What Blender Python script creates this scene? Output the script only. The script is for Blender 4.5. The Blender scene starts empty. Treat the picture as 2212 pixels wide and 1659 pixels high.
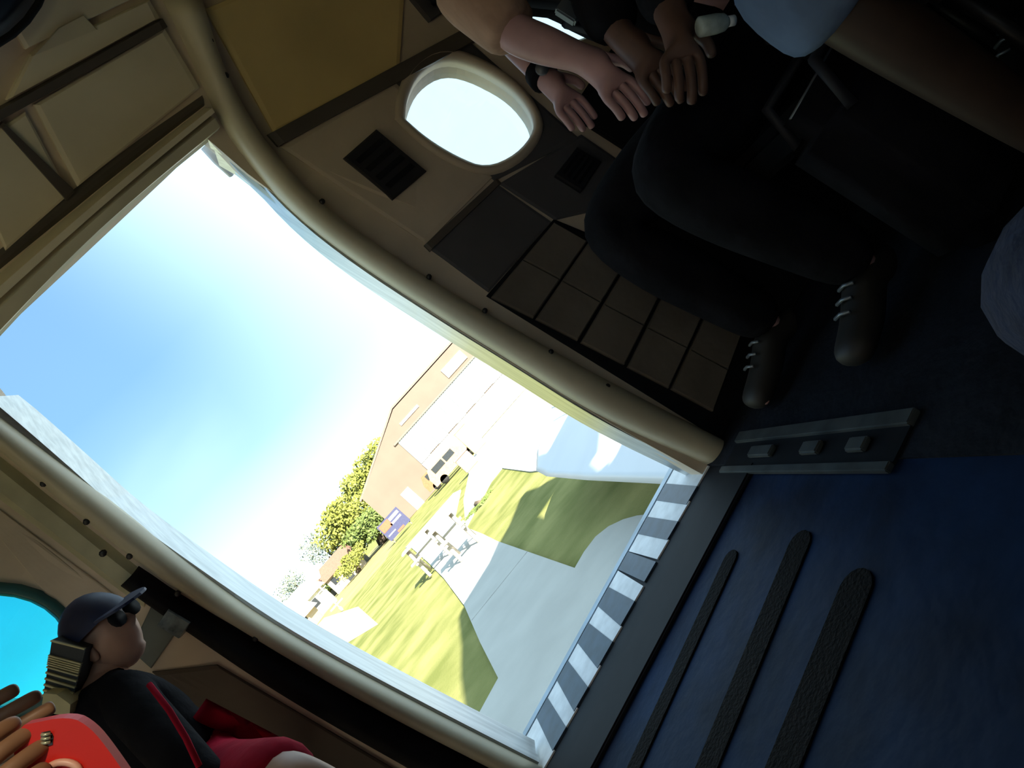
import bpy, bmesh, math, random
from mathutils import Vector, Matrix
from mathutils.geometry import tessellate_polygon
random.seed(7)
R = math.radians
SC = bpy.context.scene
COL = SC.collection

# ------------------------------------------------------------------ camera, world, sun, exposure
W_PX, H_PX, F_PX = 2212.0, 1659.0, 1500.0
YAW, PITCH = R(10.0), R(-2.0)
ROLL = math.atan2(0.85, 0.53)
CAM = Vector((0, 0, 0.61))                       # eye height above the cabin floor (z = 0), cabin frame
TILT = R(10.0)                                   # tail-dragger: ground is inclined to the cabin floor
SILL_H = 0.9
FWD = Vector((math.sin(YAW) * math.cos(PITCH), math.cos(YAW) * math.cos(PITCH), math.sin(PITCH)))
RGT = Vector((math.cos(YAW), -math.sin(YAW), 0))
UPV = RGT.cross(FWD)
EU = (math.cos(ROLL), -math.sin(ROLL)); EV = (math.sin(ROLL), math.cos(ROLL))
cam_d = bpy.data.cameras.new('camera'); cam = bpy.data.objects.new('camera', cam_d); COL.objects.link(cam)
cam_d.sensor_fit = 'HORIZONTAL'; cam_d.sensor_width = 36.0; cam_d.lens = 36.0 * F_PX / W_PX
cam_d.clip_start = 0.02; cam_d.clip_end = 2000
ix = RGT * EU[0] + (-UPV) * EV[0]                # image x axis in space
iy = RGT * EU[1] + (-UPV) * EV[1]                # image y (down) axis in space
cam.matrix_world = Matrix(((ix.x, -iy.x, -FWD.x, CAM.x), (ix.y, -iy.y, -FWD.y, CAM.y),
                           (ix.z, -iy.z, -FWD.z, CAM.z), (0, 0, 0, 1)))
SC.camera = cam
GX = Vector((math.cos(TILT), 0, -math.sin(TILT))); GN = Vector((math.sin(TILT), 0, math.cos(TILT)))
GO = CAM - GN * (SILL_H + CAM.z)
GM = Matrix.Translation(GO) @ Matrix.Rotation(TILT, 4, 'Y')   # ground frame

SC.view_settings.view_transform = 'Standard'; SC.view_settings.look = 'None'
SC.view_settings.exposure = 0.0; SC.view_settings.gamma = 1.0; SC.view_settings.use_curve_mapping = False
SC.cycles.use_denoising = True
SC.cycles.max_bounces = 10; SC.cycles.diffuse_bounces = 6; SC.cycles.transparent_max_bounces = 16
SC.cycles.sample_clamp_indirect = 6.0; SC.cycles.blur_glossy = 1.0

world = bpy.data.worlds.new('sky'); SC.world = world; world.use_nodes = True
nt = world.node_tree; nt.nodes.clear()
def wn(t, **k):
    n = nt.nodes.new(t)
    for a, b in k.items(): setattr(n, a, b)
    return n
tc = wn('ShaderNodeTexCoord'); dot = wn('ShaderNodeVectorMath', operation='DOT_PRODUCT'); dot.inputs[1].default_value = GN
nt.links.new(tc.outputs['Generated'], dot.inputs[0])
rp = wn('ShaderNodeValToRGB'); nt.links.new(dot.outputs['Value'], rp.inputs[0])      # clear sky by elevation
cr = rp.color_ramp; cr.elements[0].position = 0.0; cr.elements[0].color = (0.62, 0.80, 0.88, 1)
cr.elements[1].position = 1.0; cr.elements[1].color = (0.12, 0.26, 0.42, 1)
for p, c in ((0.10, (0.55, 0.74, 0.80, 1)), (0.2, (0.28, 0.47, 0.54, 1)), (0.36, (0.155, 0.315, 0.50, 1)), (0.55, (0.14, 0.28, 0.48, 1))):
    e = cr.elements.new(p); e.color = c
sunaz = Vector((3.0, -5.5, 0)).normalized()
fl = wn('ShaderNodeVectorMath', operation='MULTIPLY'); fl.inputs[1].default_value = (1, 1, 0); nt.links.new(tc.outputs['Generated'], fl.inputs[0])
nm = wn('ShaderNodeVectorMath', operation='NORMALIZE'); nt.links.new(fl.outputs[0], nm.inputs[0])
haz = wn('ShaderNodeVectorMath', operation='DOT_PRODUCT'); haz.inputs[1].default_value = sunaz; nt.links.new(nm.outputs[0], haz.inputs[0])
hr = wn('ShaderNodeMapRange'); hr.interpolation_type = 'SMOOTHSTEP'; nt.links.new(haz.outputs['Value'], hr.inputs[0])   # haze brightens towards the sun's side
hr.inputs[1].default_value = -0.92; hr.inputs[2].default_value = -0.74
mp = wn('ShaderNodeMapping'); mp.inputs['Scale'].default_value = (1.0, 1.0, 2.0); mp.inputs['Location'].default_value = (1.3, 2.6, 0.4)
nt.links.new(tc.outputs['Generated'], mp.inputs[0])
nz = wn('ShaderNodeTexNoise'); nz.inputs['Scale'].default_value = 2.2; nz.inputs['Detail'].default_value = 4; nz.inputs['Roughness'].default_value = 0.45
nt.links.new(mp.outputs[0], nz.inputs['Vector'])
cl = wn('ShaderNodeMapRange'); cl.interpolation_type = 'SMOOTHSTEP'; nt.links.new(nz.outputs['Fac'], cl.inputs[0])
cl.inputs[1].default_value = 0.45; cl.inputs[2].default_value = 0.75; cl.inputs[4].default_value = 0.24
mxm = wn('ShaderNodeMath', operation='MAXIMUM'); nt.links.new(hr.outputs[0], mxm.inputs[0]); nt.links.new(cl.outputs[0], mxm.inputs[1])
mx = wn('ShaderNodeMix', data_type='RGBA'); nt.links.new(mxm.outputs[0], mx.inputs[0])
nt.links.new(rp.outputs[0], mx.inputs[6]); mx.inputs[7].default_value = (0.54, 0.74, 0.86, 1)
bgn = wn('ShaderNodeBackground'); bgn.inputs[1].default_value = 2.1
nt.links.new(mx.outputs[2], bgn.inputs[0])
wo = wn('ShaderNodeOutputWorld'); nt.links.new(bgn.outputs[0], wo.inputs[0])

SUN_TO = Vector((3.0, -5.5, 3.5)).normalized()   # direction towards the sun
sd = bpy.data.lights.new('sun', 'SUN'); sd.energy = 24.0; sd.angle = R(0.55); sd.color = (1.0, 0.93, 0.80)
sun = bpy.data.objects.new('sun', sd); COL.objects.link(sun); sun.location = SUN_TO * 60
sun.rotation_euler = SUN_TO.to_track_quat('Z', 'Y').to_euler()

# ------------------------------------------------------------------ helpers: viewing rays into real surfaces
def ray(px, py):
    dx, dy = px - W_PX / 2, py - H_PX / 2
    u = dx * EU[0] + dy * EU[1]; v = dx * EV[0] + dy * EV[1]
    return (FWD * F_PX + RGT * u - UPV * v).normalized()
def at(px, py, Y):                                # point at cabin depth Y
    r = ray(px, py); return CAM + r * (Y / r.y)
def atx(px, py, X):
    r = ray(px, py); return CAM + r * (X / r.x)
def wall_y(z, off=0.0):
    if z < 0.8: return 1.75 + off
    rr = 1.0 + off; k = rr * rr - (z - 0.8) ** 2
    return 0.75 + math.sqrt(max(k, 0.0))
def wall(px, py, off=0.0):
    r = ray(px, py); a, b = 0.3, 3.2
    def g(t):
        p = CAM + r * t
        return p.y - wall_y(p.z, off) if p.z < 1.8 + off else 1
    for _ in range(50):
        m = (a + b) / 2
        if g(m) > 0: b = m
        else: a = m
    return CAM + r * a
def flo(px, py, z=0.0):
    r = ray(px, py); return CAM + r * ((z - CAM.z) / r.z)
def grd(px, py):                                  # ground-frame (gx, gy)
    r = ray(px, py); p = r * (-(SILL_H + CAM.z) / r.dot(GN)); return (p.dot(GX), p.y)
def gat(px, py, gy):                              # ground-frame (gx, h) on the vertical plane at gy
    r = ray(px, py); p = CAM + r * (gy / r.y) - GO; return (p.dot(GX), p.dot(GN))
def G(gx, gy, h=0.0): return GM @ Vector((gx, gy, h))

# ------------------------------------------------------------------ helpers: materials
MATS = {}
def mat(name, col, rough=0.6, metal=0.0, var=0.12, scale=8.0, bump=0.0, bscale=60.0, col2=None, spec=0.5, emit=None, stretch=None, sheen=0.0):
    if name in MATS: return MATS[name]
    m = bpy.data.materials.new(name); m.use_nodes = True; n = m.node_tree.nodes; l = m.node_tree.links
    b = n['Principled BSDF']; b.inputs['Roughness'].default_value = rough; b.inputs['Metallic'].default_value = metal
    b.inputs['Specular IOR Level'].default_value = spec
    if sheen: b.inputs['Sheen Weight'].default_value = sheen
    t = n.new('ShaderNodeTexCoord'); z = n.new('ShaderNodeTexNoise'); z.inputs['Scale'].default_value = scale; z.inputs['Detail'].default_value = 5
    if stretch:
        mm = n.new('ShaderNodeMapping'); mm.inputs['Scale'].default_value = stretch; l.new(t.outputs['Object'], mm.inputs[0]); l.new(mm.outputs[0], z.inputs['Vector'])
    else: l.new(t.outputs['Object'], z.inputs['Vector'])
    r = n.new('ShaderNodeValToRGB'); l.new(z.outputs['Fac'], r.inputs[0])
    c1 = tuple(max(0, c * (1 - var)) for c in col); c2 = col2 or tuple(min(1, c * (1 + var)) for c in col)
    r.color_ramp.elements[0].position = 0.35; r.color_ramp.elements[1].position = 0.65
    r.color_ramp.elements[0].color = (*c1, 1); r.color_ramp.elements[1].color = (*c2, 1)
    l.new(r.outputs[0], b.inputs['Base Color'])
    if bump:
        z2 = n.new('ShaderNodeTexNoise'); z2.inputs['Scale'].default_value = bscale; z2.inputs['Detail'].default_value = 3
        l.new(t.outputs['Object'], z2.inputs['Vector'])
        bp = n.new('ShaderNodeBump'); bp.inputs['Strength'].default_value = bump; bp.inputs['Distance'].default_value = 0.02
        l.new(z2.outputs['Fac'], bp.inputs['Height']); l.new(bp.outputs[0], b.inputs['Normal'])
    MATS[name] = m; return m
def pane_mat(name, col, gloss=0.06):
    m = bpy.data.materials.new(name); m.use_nodes = True; n = m.node_tree.nodes; l = m.node_tree.links; n.clear()
    o = n.new('ShaderNodeOutputMaterial'); a = n.new('ShaderNodeBsdfTransparent'); g = n.new('ShaderNodeBsdfGlossy'); x = n.new('ShaderNodeMixShader')
    t = n.new('ShaderNodeTexNoise'); t.inputs['Scale'].default_value = 5; rr = n.new('ShaderNodeValToRGB')
    rr.color_ramp.elements[0].color = (*[c * 0.96 for c in col], 1); rr.color_ramp.elements[1].color = (*col, 1)
    l.new(t.outputs['Fac'], rr.inputs[0]); l.new(rr.outputs[0], a.inputs[0]); g.inputs['Roughness'].default_value = 0.05
    x.inputs[0].default_value = gloss; l.new(a.outputs[0], x.inputs[1]); l.new(g.outputs[0], x.inputs[2]); l.new(x.outputs[0], o.inputs[0]); return m

M_TAN = mat('tan_wall_paint', (0.68, 0.57, 0.44), 0.55, var=0.15, scale=3, bump=0.12, bscale=14)
M_OCH = mat('ochre_wall_panel', (0.76, 0.58, 0.26), 0.5, var=0.12, scale=2.5, bump=0.1, bscale=10)
M_CEIL = mat('olive_beige_panel', (0.80, 0.72, 0.53), 0.5, var=0.12, scale=3, bump=0.1, bscale=12)
M_RIB = mat('beige_frame_paint', (0.66, 0.60, 0.44), 0.42, var=0.10, scale=5)
M_STRG = mat('dark_stringer_and_shadow', (0.10, 0.085, 0.07), 0.5, var=0.15, scale=6)
M_GREY = mat('grey_lower_panel', (0.085, 0.083, 0.09), 0.6, var=0.15, scale=4, bump=0.2, bscale=9)
M_QUILT = mat('grey_brown_quilted_panel', (0.16, 0.14, 0.115), 0.75, var=0.18, scale=5, bump=0.3, bscale=12)
M_BLK = mat('black_rubber', (0.007, 0.0075, 0.010), 0.65, var=0.25, scale=14, spec=0.2)
M_ALU = mat('aluminium_jamb', (0.62, 0.63, 0.62), 0.3, metal=0.75, var=0.12, scale=4, stretch=(20, 20, 1))
M_SCREW = mat('dark_screw', (0.05, 0.05, 0.05), 0.4, metal=0.6)
M_FLOOR = mat('blue_deck_paint', (0.006, 0.017, 0.055), 0.6, var=0.35, scale=5, bump=0.1, bscale=30, col2=(0.008, 0.03, 0.095), spec=0.12)
M_STRIP = mat('brown_black_grip_strip', (0.006, 0.005, 0.0048), 0.8, var=0.3, scale=30, bump=0.3, bscale=160, spec=0.1)
M_DKFL = mat('dark_forward_floor', (0.012, 0.014, 0.02), 0.7, var=0.3, scale=8, bump=0.2, bscale=50, spec=0.15)
M_CHKW = mat('white_check_paint', (0.74, 0.77, 0.80), 0.45, var=0.10, scale=22)
M_CHKB = mat('navy_check_paint', (0.025, 0.045, 0.075), 0.4, var=0.3, scale=22)
M_PLATE = mat('pale_blue_aircraft_paint', (0.54, 0.56, 0.60), 0.38, var=0.03, scale=2)
M_DARKBOX = mat('black_vent_plastic', (0.012, 0.013, 0.018), 0.5, var=0.3, scale=20)
M_PANE = pane_mat('clear_pane', (0.93, 0.96, 0.97)); M_PANET = pane_mat('tinted_pane', (0.30, 0.29, 0.26)); M_PANEB = pane_mat('cyan_pane', (0.22, 0.88, 0.97))  # tinted pane weakens the sun beam on the phone

# ------------------------------------------------------------------ helpers: meshes
def link(o, parent=None):
    COL.objects.link(o)
    if parent is not None: o.parent = parent; o.matrix_parent_inverse = parent.matrix_world.inverted() if False else Matrix.Identity(4)
    return o
def mesh_obj(name, verts, faces, m, parent=None, smooth=False, mw=None):
    me = bpy.data.meshes.new(name); me.from_pydata([tuple(v) for v in verts], [], faces); me.update()
    bm = bmesh.new(); bm.from_mesh(me); bmesh.ops.recalc_face_normals(bm, faces=bm.faces[:]); bm.to_mesh(me); bm.free()
    if m: me.materials.append(m)
    if smooth:
        for p in me.polygons: p.use_smooth = True
    o = bpy.data.objects.new(name, me); link(o, parent)
    if mw is not None: o.matrix_world = mw
    return o
def bm_obj(name, bm, m, parent=None, smooth=False, mw=None):
    me = bpy.data.meshes.new(name); bmesh.ops.recalc_face_normals(bm, faces=bm.faces[:]); bm.to_mesh(me); bm.free()
    if m: me.materials.append(m)
    if smooth:
        for p in me.polygons: p.use_smooth = True
    o = bpy.data.objects.new(name, me); link(o, parent)
    if mw is not None: o.matrix_world = mw
    return o
def tag(o, label=None, cat=None, group=None, kind=None):
    if label: o['label'] = label
    if cat: o['category'] = cat
    if group: o['group'] = group
    if kind: o['kind'] = kind
    return o
def empty(name, loc=(0, 0, 0), mw=None):
    o = bpy.data.objects.new(name, None); COL.objects.link(o); o.empty_display_size = 0.1
    if mw is not None: o.matrix_world = mw
    else: o.location = loc
    return o
def box_bm(bm, x0, x1, y0, y1, z0, z1, bev=0.0):
    g = bmesh.ops.create_cube(bm, size=1.0)
    for v in g['verts']:
        v.co = Vector((x0 + (v.co.x + .5) * (x1 - x0), y0 + (v.co.y + .5) * (y1 - y0), z0 + (v.co.z + .5) * (z1 - z0)))
    if bev:
        es = list({e for v in g['verts'] for e in v.link_edges}); bmesh.ops.bevel(bm, geom=es, offset=bev, segments=2, affect='EDGES')
def box(name, b, m, parent=None, bev=0.0, mw=None):
    bm = bmesh.new(); box_bm(bm, *b, bev=bev); return bm_obj(name, bm, m, parent, mw=mw)
def prism(name, pts, d, m, parent=None, mw=None):           # polygon of 3-D points pushed along vector d
    n = len(pts); d = Vector(d); v = [Vector(p) for p in pts]; v = v + [p + d for p in v]
    tr = tessellate_polygon([v[:n]])
    f = [tuple(t) for t in tr] + [tuple(i + n for i in reversed(t)) for t in tr] + [(i, (i + 1) % n, n + (i + 1) % n, n + i) for i in range(n)]
    return mesh_obj(name, v, f, m, parent, mw=mw)
def tube(name, pts, rad, m, parent=None, sides=10, mw=None, caps=True):
    pts = [Vector(p) for p in pts]; n = len(pts); rr = rad if isinstance(rad, (list, tuple)) else [rad] * n
    vs, fs = [], []; a = None
    for i, p in enumerate(pts):
        t = (pts[min(i + 1, n - 1)] - pts[max(i - 1, 0)]).normalized()
        if a is None: a = t.orthogonal().normalized()
        a = (a - t * a.dot(t)).normalized(); b = t.cross(a)
        for k in range(sides):
            an = 2 * math.pi * k / sides; vs.append(p + (a * math.cos(an) + b * math.sin(an)) * rr[i])
    for i in range(n - 1):
        for k in range(sides):
            k2 = (k + 1) % sides; fs.append((i * sides + k, i * sides + k2, (i + 1) * sides + k2, (i + 1) * sides + k))
    if caps: fs.append(tuple(range(sides))); fs.append(tuple(range((n - 1) * sides, n * sides)))
    return mesh_obj(name, vs, fs, m, parent, smooth=True, mw=mw)
def lerp(a, b, t): return a + (b - a) * t
def resample(pl, n):
    L = [0.0]
    for a, b in zip(pl, pl[1:]): L.append(L[-1] + math.dist(a, b))
    out = []
    for i in range(n):
        s = L[-1] * i / (n - 1); k = 0
        while k < len(L) - 2 and L[k + 1] < s: k += 1
        t = (s - L[k]) / max(L[k + 1] - L[k], 1e-9); a, b = pl[k], pl[k + 1]
        out.append((a[0] + (b[0] - a[0]) * t, a[1] + (b[1] - a[1]) * t))
    return out
def smooth2(pl, it=2):
    for _ in range(it):
        o = [pl[0]]
        for a, b in zip(pl, pl[1:]):
            o += [(a[0] * .75 + b[0] * .25, a[1] * .75 + b[1] * .25), (a[0] * .25 + b[0] * .75, a[1] * .25 + b[1] * .75)]
        pl = o + [pl[-1]]
    return pl
def band(name, A, B, proud, m, parent, n=24, rows=8, bulge=True, base=0.0):
    """a strip lying on the curved port wall between two outlines, standing `proud` metres into the cabin"""
    A = resample(smooth2(A), n); B = resample(smooth2(B), n); vs, fs = [], []
    for a, b in zip(A, B):
        pa, pb = wall(*a, off=base), wall(*b, off=base)
        for j in range(rows + 1):
            t = j / rows; p = pa.lerp(pb, t); p = Vector((p.x, wall_y(p.z, base), p.z))
            k = (math.sin(math.pi * t) ** 0.45 if bulge else (0.0 if j in (0, rows) else 1.0))
            nrm = Vector((0, -1, 0)) if p.z < .8 else Vector((0, -(p.y - .75), -(p.z - .8))).normalized()
            vs.append(p + nrm * (proud * k + 0.001))
        # back side
        for q in (pb, pa):
            vs.append(Vector((q.x, wall_y(q.z, base) + 0.012, q.z)))
    s = rows + 3
    for i in range(n - 1):
        for j in range(s):
            k = (j + 1) % s; fs.append((i * s + j, i * s + k, (i + 1) * s + k, (i + 1) * s + j))
    fs.append(tuple(range(s))); fs.append(tuple(range((n - 1) * s, n * s)))
    return mesh_obj(name, vs, fs, m, parent, smooth=bulge)
def wpanel(name, quad, thick, m, parent, base=0.0, n=6):
    """a plate on the port wall given by its four corners, thick metres proud, chamfered rim"""
    def P(s, t, ins, off):
        s = ins + s * (1 - 2 * ins); t = ins + t * (1 - 2 * ins)
        a = (lerp(quad[0][0], quad[1][0], s), lerp(quad[0][1], quad[1][1], s)); b = (lerp(quad[3][0], quad[2][0], s), lerp(quad[3][1], quad[2][1], s))
        p = wall(lerp(a[0], b[0], t), lerp(a[1], b[1], t), base)
        nrm = Vector((0, -1, 0)) if p.z < .8 else Vector((0, -(p.y - .75), -(p.z - .8))).normalized()
        return p + nrm * off
    vs = [P(i / n, j / n, 0.03, thick) for j in range(n + 1) for i in range(n + 1)]
    fs = [(j * (n + 1) + i, j * (n + 1) + i + 1, (j + 1) * (n + 1) + i + 1, (j + 1) * (n + 1) + i) for j in range(n) for i in range(n)]
    rim = [(i, 0) for i in range(n)] + [(n, j) for j in range(n)] + [(i, n) for i in range(n, 0, -1)] + [(0, j) for j in range(n, 0, -1)]
    o1 = len(vs); vs += [P(i / n, j / n, 0.0, thick * .72) for i, j in rim]; o2 = len(vs); vs += [P(i / n, j / n, 0.0, -0.004) for i, j in rim]
    k = len(rim)
    for q in range(k):
        q2 = (q + 1) % k; a = rim[q][1] * (n + 1) + rim[q][0]; b = rim[q2][1] * (n + 1) + rim[q2][0]
        fs.append((a, b, o1 + q2, o1 + q)); fs.append((o1 + q, o1 + q2, o2 + q2, o2 + q))
    fs.append(tuple(o2 + q for q in range(k)))
    return mesh_obj(name, vs, fs, m, parent)
def cut(o, cutters):
    for c in cutters:
        md = o.modifiers.new('cut', 'BOOLEAN'); md.operation = 'DIFFERENCE'; md.object = c; md.solver = 'EXACT'
    dg = bpy.context.evaluated_depsgraph_get(); me = bpy.data.meshes.new_from_object(o.evaluated_get(dg)); me.name = o.name
    o.modifiers.clear(); o.data = me
    for c in cutters: bpy.data.objects.remove(c, do_unlink=True)

# ------------------------------------------------------------------ cabin shell
X0, X1, WT = -1.7, 3.3, 0.08
def shell(sign):                                  # cross-section of one side, inner then outer
    prof_in, prof_out = [], []
    zs = [-0.06, 0.0, 0.2, 0.4, 0.6, 0.8]
    for z in zs: prof_in.append((1.75, z)); prof_out.append((1.75 + WT, z))
    for k in range(1, 15):
        a = math.pi / 2 * k / 14; prof_in.append((0.75 + math.cos(a), 0.8 + math.sin(a))); prof_out.append((0.75 + (1 + WT) * math.cos(a), 0.8 + (1 + WT) * math.sin(a)))
    if sign < 0: prof_in = [(1.0 - y, z) for y, z in prof_in]; prof_out = [(1.0 - y, z) for y, z in prof_out]
    n = len(prof_in); loop = prof_in + prof_out[::-1]; nx = 50; vs, fs = [], []
    for i in range(nx + 1):
        x = X0 + (X1 - X0) * i / nx
        vs += [(x, y, z) for y, z in loop]
    s = len(loop)
    for i in range(nx):
        for j in range(s):
            k = (j + 1) % s; fs.append((i * s + j, i * s + k, (i + 1) * s + k, (i + 1) * s + j))
    for b in (0, nx * s):
        for j in range(n - 1): fs.append((b + j, b + j + 1, b + s - 2 - j, b + s - 1 - j))
    return vs, fs
wp = mesh_obj('wall_port', *shell(1), M_TAN); tag(wp, kind='structure', label='tan painted curved cabin wall with the open doorway')
ws = mesh_obj('wall_starboard', *shell(-1), M_TAN); tag(ws, kind='structure', label='curved cabin wall behind the photographer')

# doorway outline (outer skin edge) as seen against the sky
DR = [(440, 312), (480, 345), (540, 400), (640, 470), (700, 530), (870, 650), (985, 725), (1090, 790), (1300, 920), (1500, 1028)]
DL = [(0, 838), (75, 935), (200, 1040), (330, 1150), (600, 1330), (700, 1400), (940, 1540), (1168, 1652)]
door_poly = []
for p in resample(smooth2(DR), 18):
    q = wall(*p, off=WT); door_poly.append((q.x, q.z))
door_poly[-1] = (door_poly[-1][0], -0.03)
dl = []
for p in resample(smooth2(DL), 18):
    q = wall(*p, off=WT); dl.append((q.x, q.z))
dl[-1] = (dl[-1][0], -0.03)
top = [wall(*p, off=WT) for p in [(0, 722), (150, 582), (300, 440), (400, 345)]]
door_poly = door_poly + dl[::-1] + [(q.x, q.z) for q in top]
def ycut(poly): return prism('cutter', [(x, 1.0, z) for x, z in poly], (0, 1.2, 0), None)
def oval(pl):                                     # (px, py, off)
    return [(q.x, q.z) for q in (wall(a, b, off=c) for a, b, c in pl)]
win1 = oval([(872, 262, 0), (875, 215, 0), (902, 178, .04), (958, 163, WT), (1030, 183, WT), (1100, 225, WT), (1140, 275, WT), (1148, 318, WT), (1112, 358, .05), (1050, 370, 0), (985, 345, 0), (920, 305, 0)])
def ell(cx, cz, rx, rz, n=28): return [(cx + rx * math.cos(2 * math.pi * k / n), cz + rz * math.sin(2 * math.pi * k / n)) for k in range(n)]
def fine(poly):
    p = smooth2(poly + [poly[0]], 2); return p[:-1]
win1 = fine(win1)
wc2 = wall(8, 1402, 0.02); win2 = ell(wc2.x, wc2.z, 0.125, 0.135)
win3 = ell(1.315, 1.02, 0.16, 0.17)
cut(wp, [ycut(door_poly), ycut(win1), ycut(win2), ycut(win3)])
SW = [(0.30, 1.46, 0.11), (0.03, 1.18, 0.15), (-0.40, 1.24, 0.24), (-0.92, 1.24, 0.25), (-1.42, 1.24, 0.23)]  # unseen windows, placed and sized to light the cabin and the phone
def scut(cx, cz, r): return prism('cutter', [(x, -1.2, z) for x, z in ell(cx, cz, r, r)], (0, 1.1, 0), None)
cut(ws, [scut(*s) for s in SW])
for s_ in (wp, ws):
    for p in s_.data.polygons: p.use_smooth = False

box_ceiling = box('ceiling', (X0, X1, 0.25, 0.75, 1.8, 1.8 + WT), M_CEIL); tag(box_ceiling, kind='structure', label='flat beige cabin ceiling strip')
box_aft = box('wall_aft', (X0 - 0.06, X0, -0.83, 1.83, -0.06, 1.88), M_TAN); tag(box_aft, kind='structure', label='tan bulkhead at the tail end of the cabin')
box_fwd = box('wall_forward', (X1, X1 + 0.06, -0.83, 1.83, -0.06, 1.88), M_GREY); tag(box_fwd, kind='structure', label='dark bulkhead at the front end of the cabin')

# floor: blue deck aft of a transverse rail, darker floor forward
flr = box('floor', (X0, 0.40, -0.75, 1.62, -0.05, 0.0), M_FLOOR); tag(flr, kind='structure', label='dark blue painted cabin deck with grip strips')
box('forward_floor', (0.40, X1, -0.75, 1.75, -0.05, 0.004), M_DKFL, flr)
box('edge_mat', (X0, 0.40, 1.47, 1.62, 0.0, 0.012), M_BLK, flr, bev=0.004)
box('aft_floor_edge', (X0, -0.47, 1.62, 1.75, -0.05, 0.0), M_DKFL, flr)
def strip_line(a, b, wa, wb):                         # centre line from aft end to forward end
    pa, pb = flo(*b), flo(*a)
    y0, y1 = pa.y, pb.y; xa, xb = X0 + .02, pb.x; yy0 = pb.y + (xa - pb.x) * (pa.y - pb.y) / (pa.x - pb.x)
    w0, w1 = wa, wb; n = 8; pts = [(xa, yy0 - w0), (xb, y1 - w1)] + [(xb + w1 * math.sin(math.pi * q / n), y1 - w1 * math.cos(math.pi * q / n)) for q in range(1, n)] + [(xb, y1 + w1), (xa, yy0 + w0)]
    bm = bmesh.new(); f = bm.faces.new([bm.verts.new((x, y, 0.0)) for x, y in pts]); e = bmesh.ops.extrude_face_region(bm, geom=[f])
    bmesh.ops.translate(bm, vec=(0, 0, 0.004), verts=[v for v in e['geom'] if isinstance(v, bmesh.types.BMVert)])
    bm_obj('grip_strip', bm, M_STRIP, flr)
strip_line((1578, 1212), (1372, 1659), .026, .024); strip_line((1728, 1180), (1530, 1659), .030, .030); strip_line((1850, 1275), (1694, 1659), .034, .034)
# transverse floor rail at the forward side of the doorway
rail = empty('floor_rail', (0.40, 1.2, 0.004)); tag(rail, 'dull metal floor rail running inboard from the foot of the door frame', 'rail')
M_RAIL = mat('dull_rail_metal', (0.11, 0.125, 0.125), 0.5, metal=0.6, var=0.3, scale=12)
bm = bmesh.new(); box_bm(bm, -0.030, -0.012, -0.2, 0.42, 0.0, 0.012, 0.002); bm_obj('lip', bm, M_RAIL, rail)
bm = bmesh.new(); box_bm(bm, 0.055, 0.085, -0.2, 0.42, 0.0, 0.014, 0.002); bm_obj('lip', bm, M_RAIL, rail)
bm = bmesh.new(); box_bm(bm, -0.012, 0.055, -0.2, 0.42, 0.0, 0.006); bm_obj('channel', bm, M_BLK, rail)
for k, (yy, ll) in enumerate(((0.20, 0.10), (0.02, .06), (-0.12, 0.05))):
    bm = bmesh.new(); box_bm(bm, 0.008, 0.036, yy, yy + ll, 0.006, 0.018, 0.003); bm_obj('fitting', bm, M_RAIL, rail)

# ------------------------------------------------------------------ doorway trim
d1 = empty('door_1', (0, 1.75, 0)); tag(d1, kind='structure', label='open cabin doorway with beige frame and checked sill')
d1.location = (0, 0, 0)
RIB_R_IN = [(350, 0), (405, 110), (458, 235), (512, 325), (620, 452), (760, 562), (960, 692), (1100, 778), (1300, 905), (1545, 1012)]
RIB_R_OUT = [(432, -5), (465, 110), (512, 215), (590, 330), (700, 448), (905, 592), (1200, 762), (1400, 868), (1585, 962)]
band('frame_rib', RIB_R_IN, RIB_R_OUT, 0.045, M_RIB, d1, n=40, rows=10)
RIB_L_IN = [(-70, 850), (0, 902), (210, 1062), (470, 1268), (640, 1380), (900, 1520), (1172, 1658)]
RIB_L_OUT = [(-70, 915), (0, 975), (130, 1080), (330, 1240), (560, 1382), (800, 1524), (1085, 1670)]
band('frame_rib', RIB_L_IN, RIB_L_OUT, 0.045, M_RIB, d1, n=40, rows=10)
# bright aluminium jamb lining just outboard of each rib
JR = [(448, 300), (516, 340), (626, 462), (765, 572), (962, 700), (1102, 786), (1300, 912), (1520, 1018)]
def lining(pl, m, name):
    pl = resample(smooth2(pl), 30); vs, fs = [], []
    for p in pl:
        q = wall(*p)
        for dy in (0.004, 0.035, 0.05, 0.115):
            s = -1 if q.x > -0.05 else 1
            w = {0.004: 0.0, 0.035: 0.006, 0.05: 0.0, 0.115: 0.012}[dy]
            vs.append(Vector((q.x + s * w, wall_y(q.z) + dy, q.z)))
        s = 1 if q.x > -0.05 else -1
        vs.append(Vector((q.x + s * .02, wall_y(q.z) + .115, q.z))); vs.append(Vector((q.x + s * .02, wall_y(q.z) + .004, q.z)))
    s = 6
    for i in range(len(pl) - 1):
        for j in range(s):
            k = (j + 1) % s; fs.append((i * s + j, i * s + k, (i + 1) * s + k, (i + 1) * s + j))
    fs.append(tuple(range(s))); fs.append(tuple(range((len(pl) - 1) * s, len(pl) * s)))
    return mesh_obj(name, vs, fs, m, d1)
lining(JR, M_ALU, 'jamb_lining')
JL = [(-40, 850), (0, 880), (150, 1010), (250, 1100), (470, 1258), (640, 1372), (900, 1512), (1165, 1648)]
lining(JL, M_ALU, 'jamb_lining')
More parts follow.
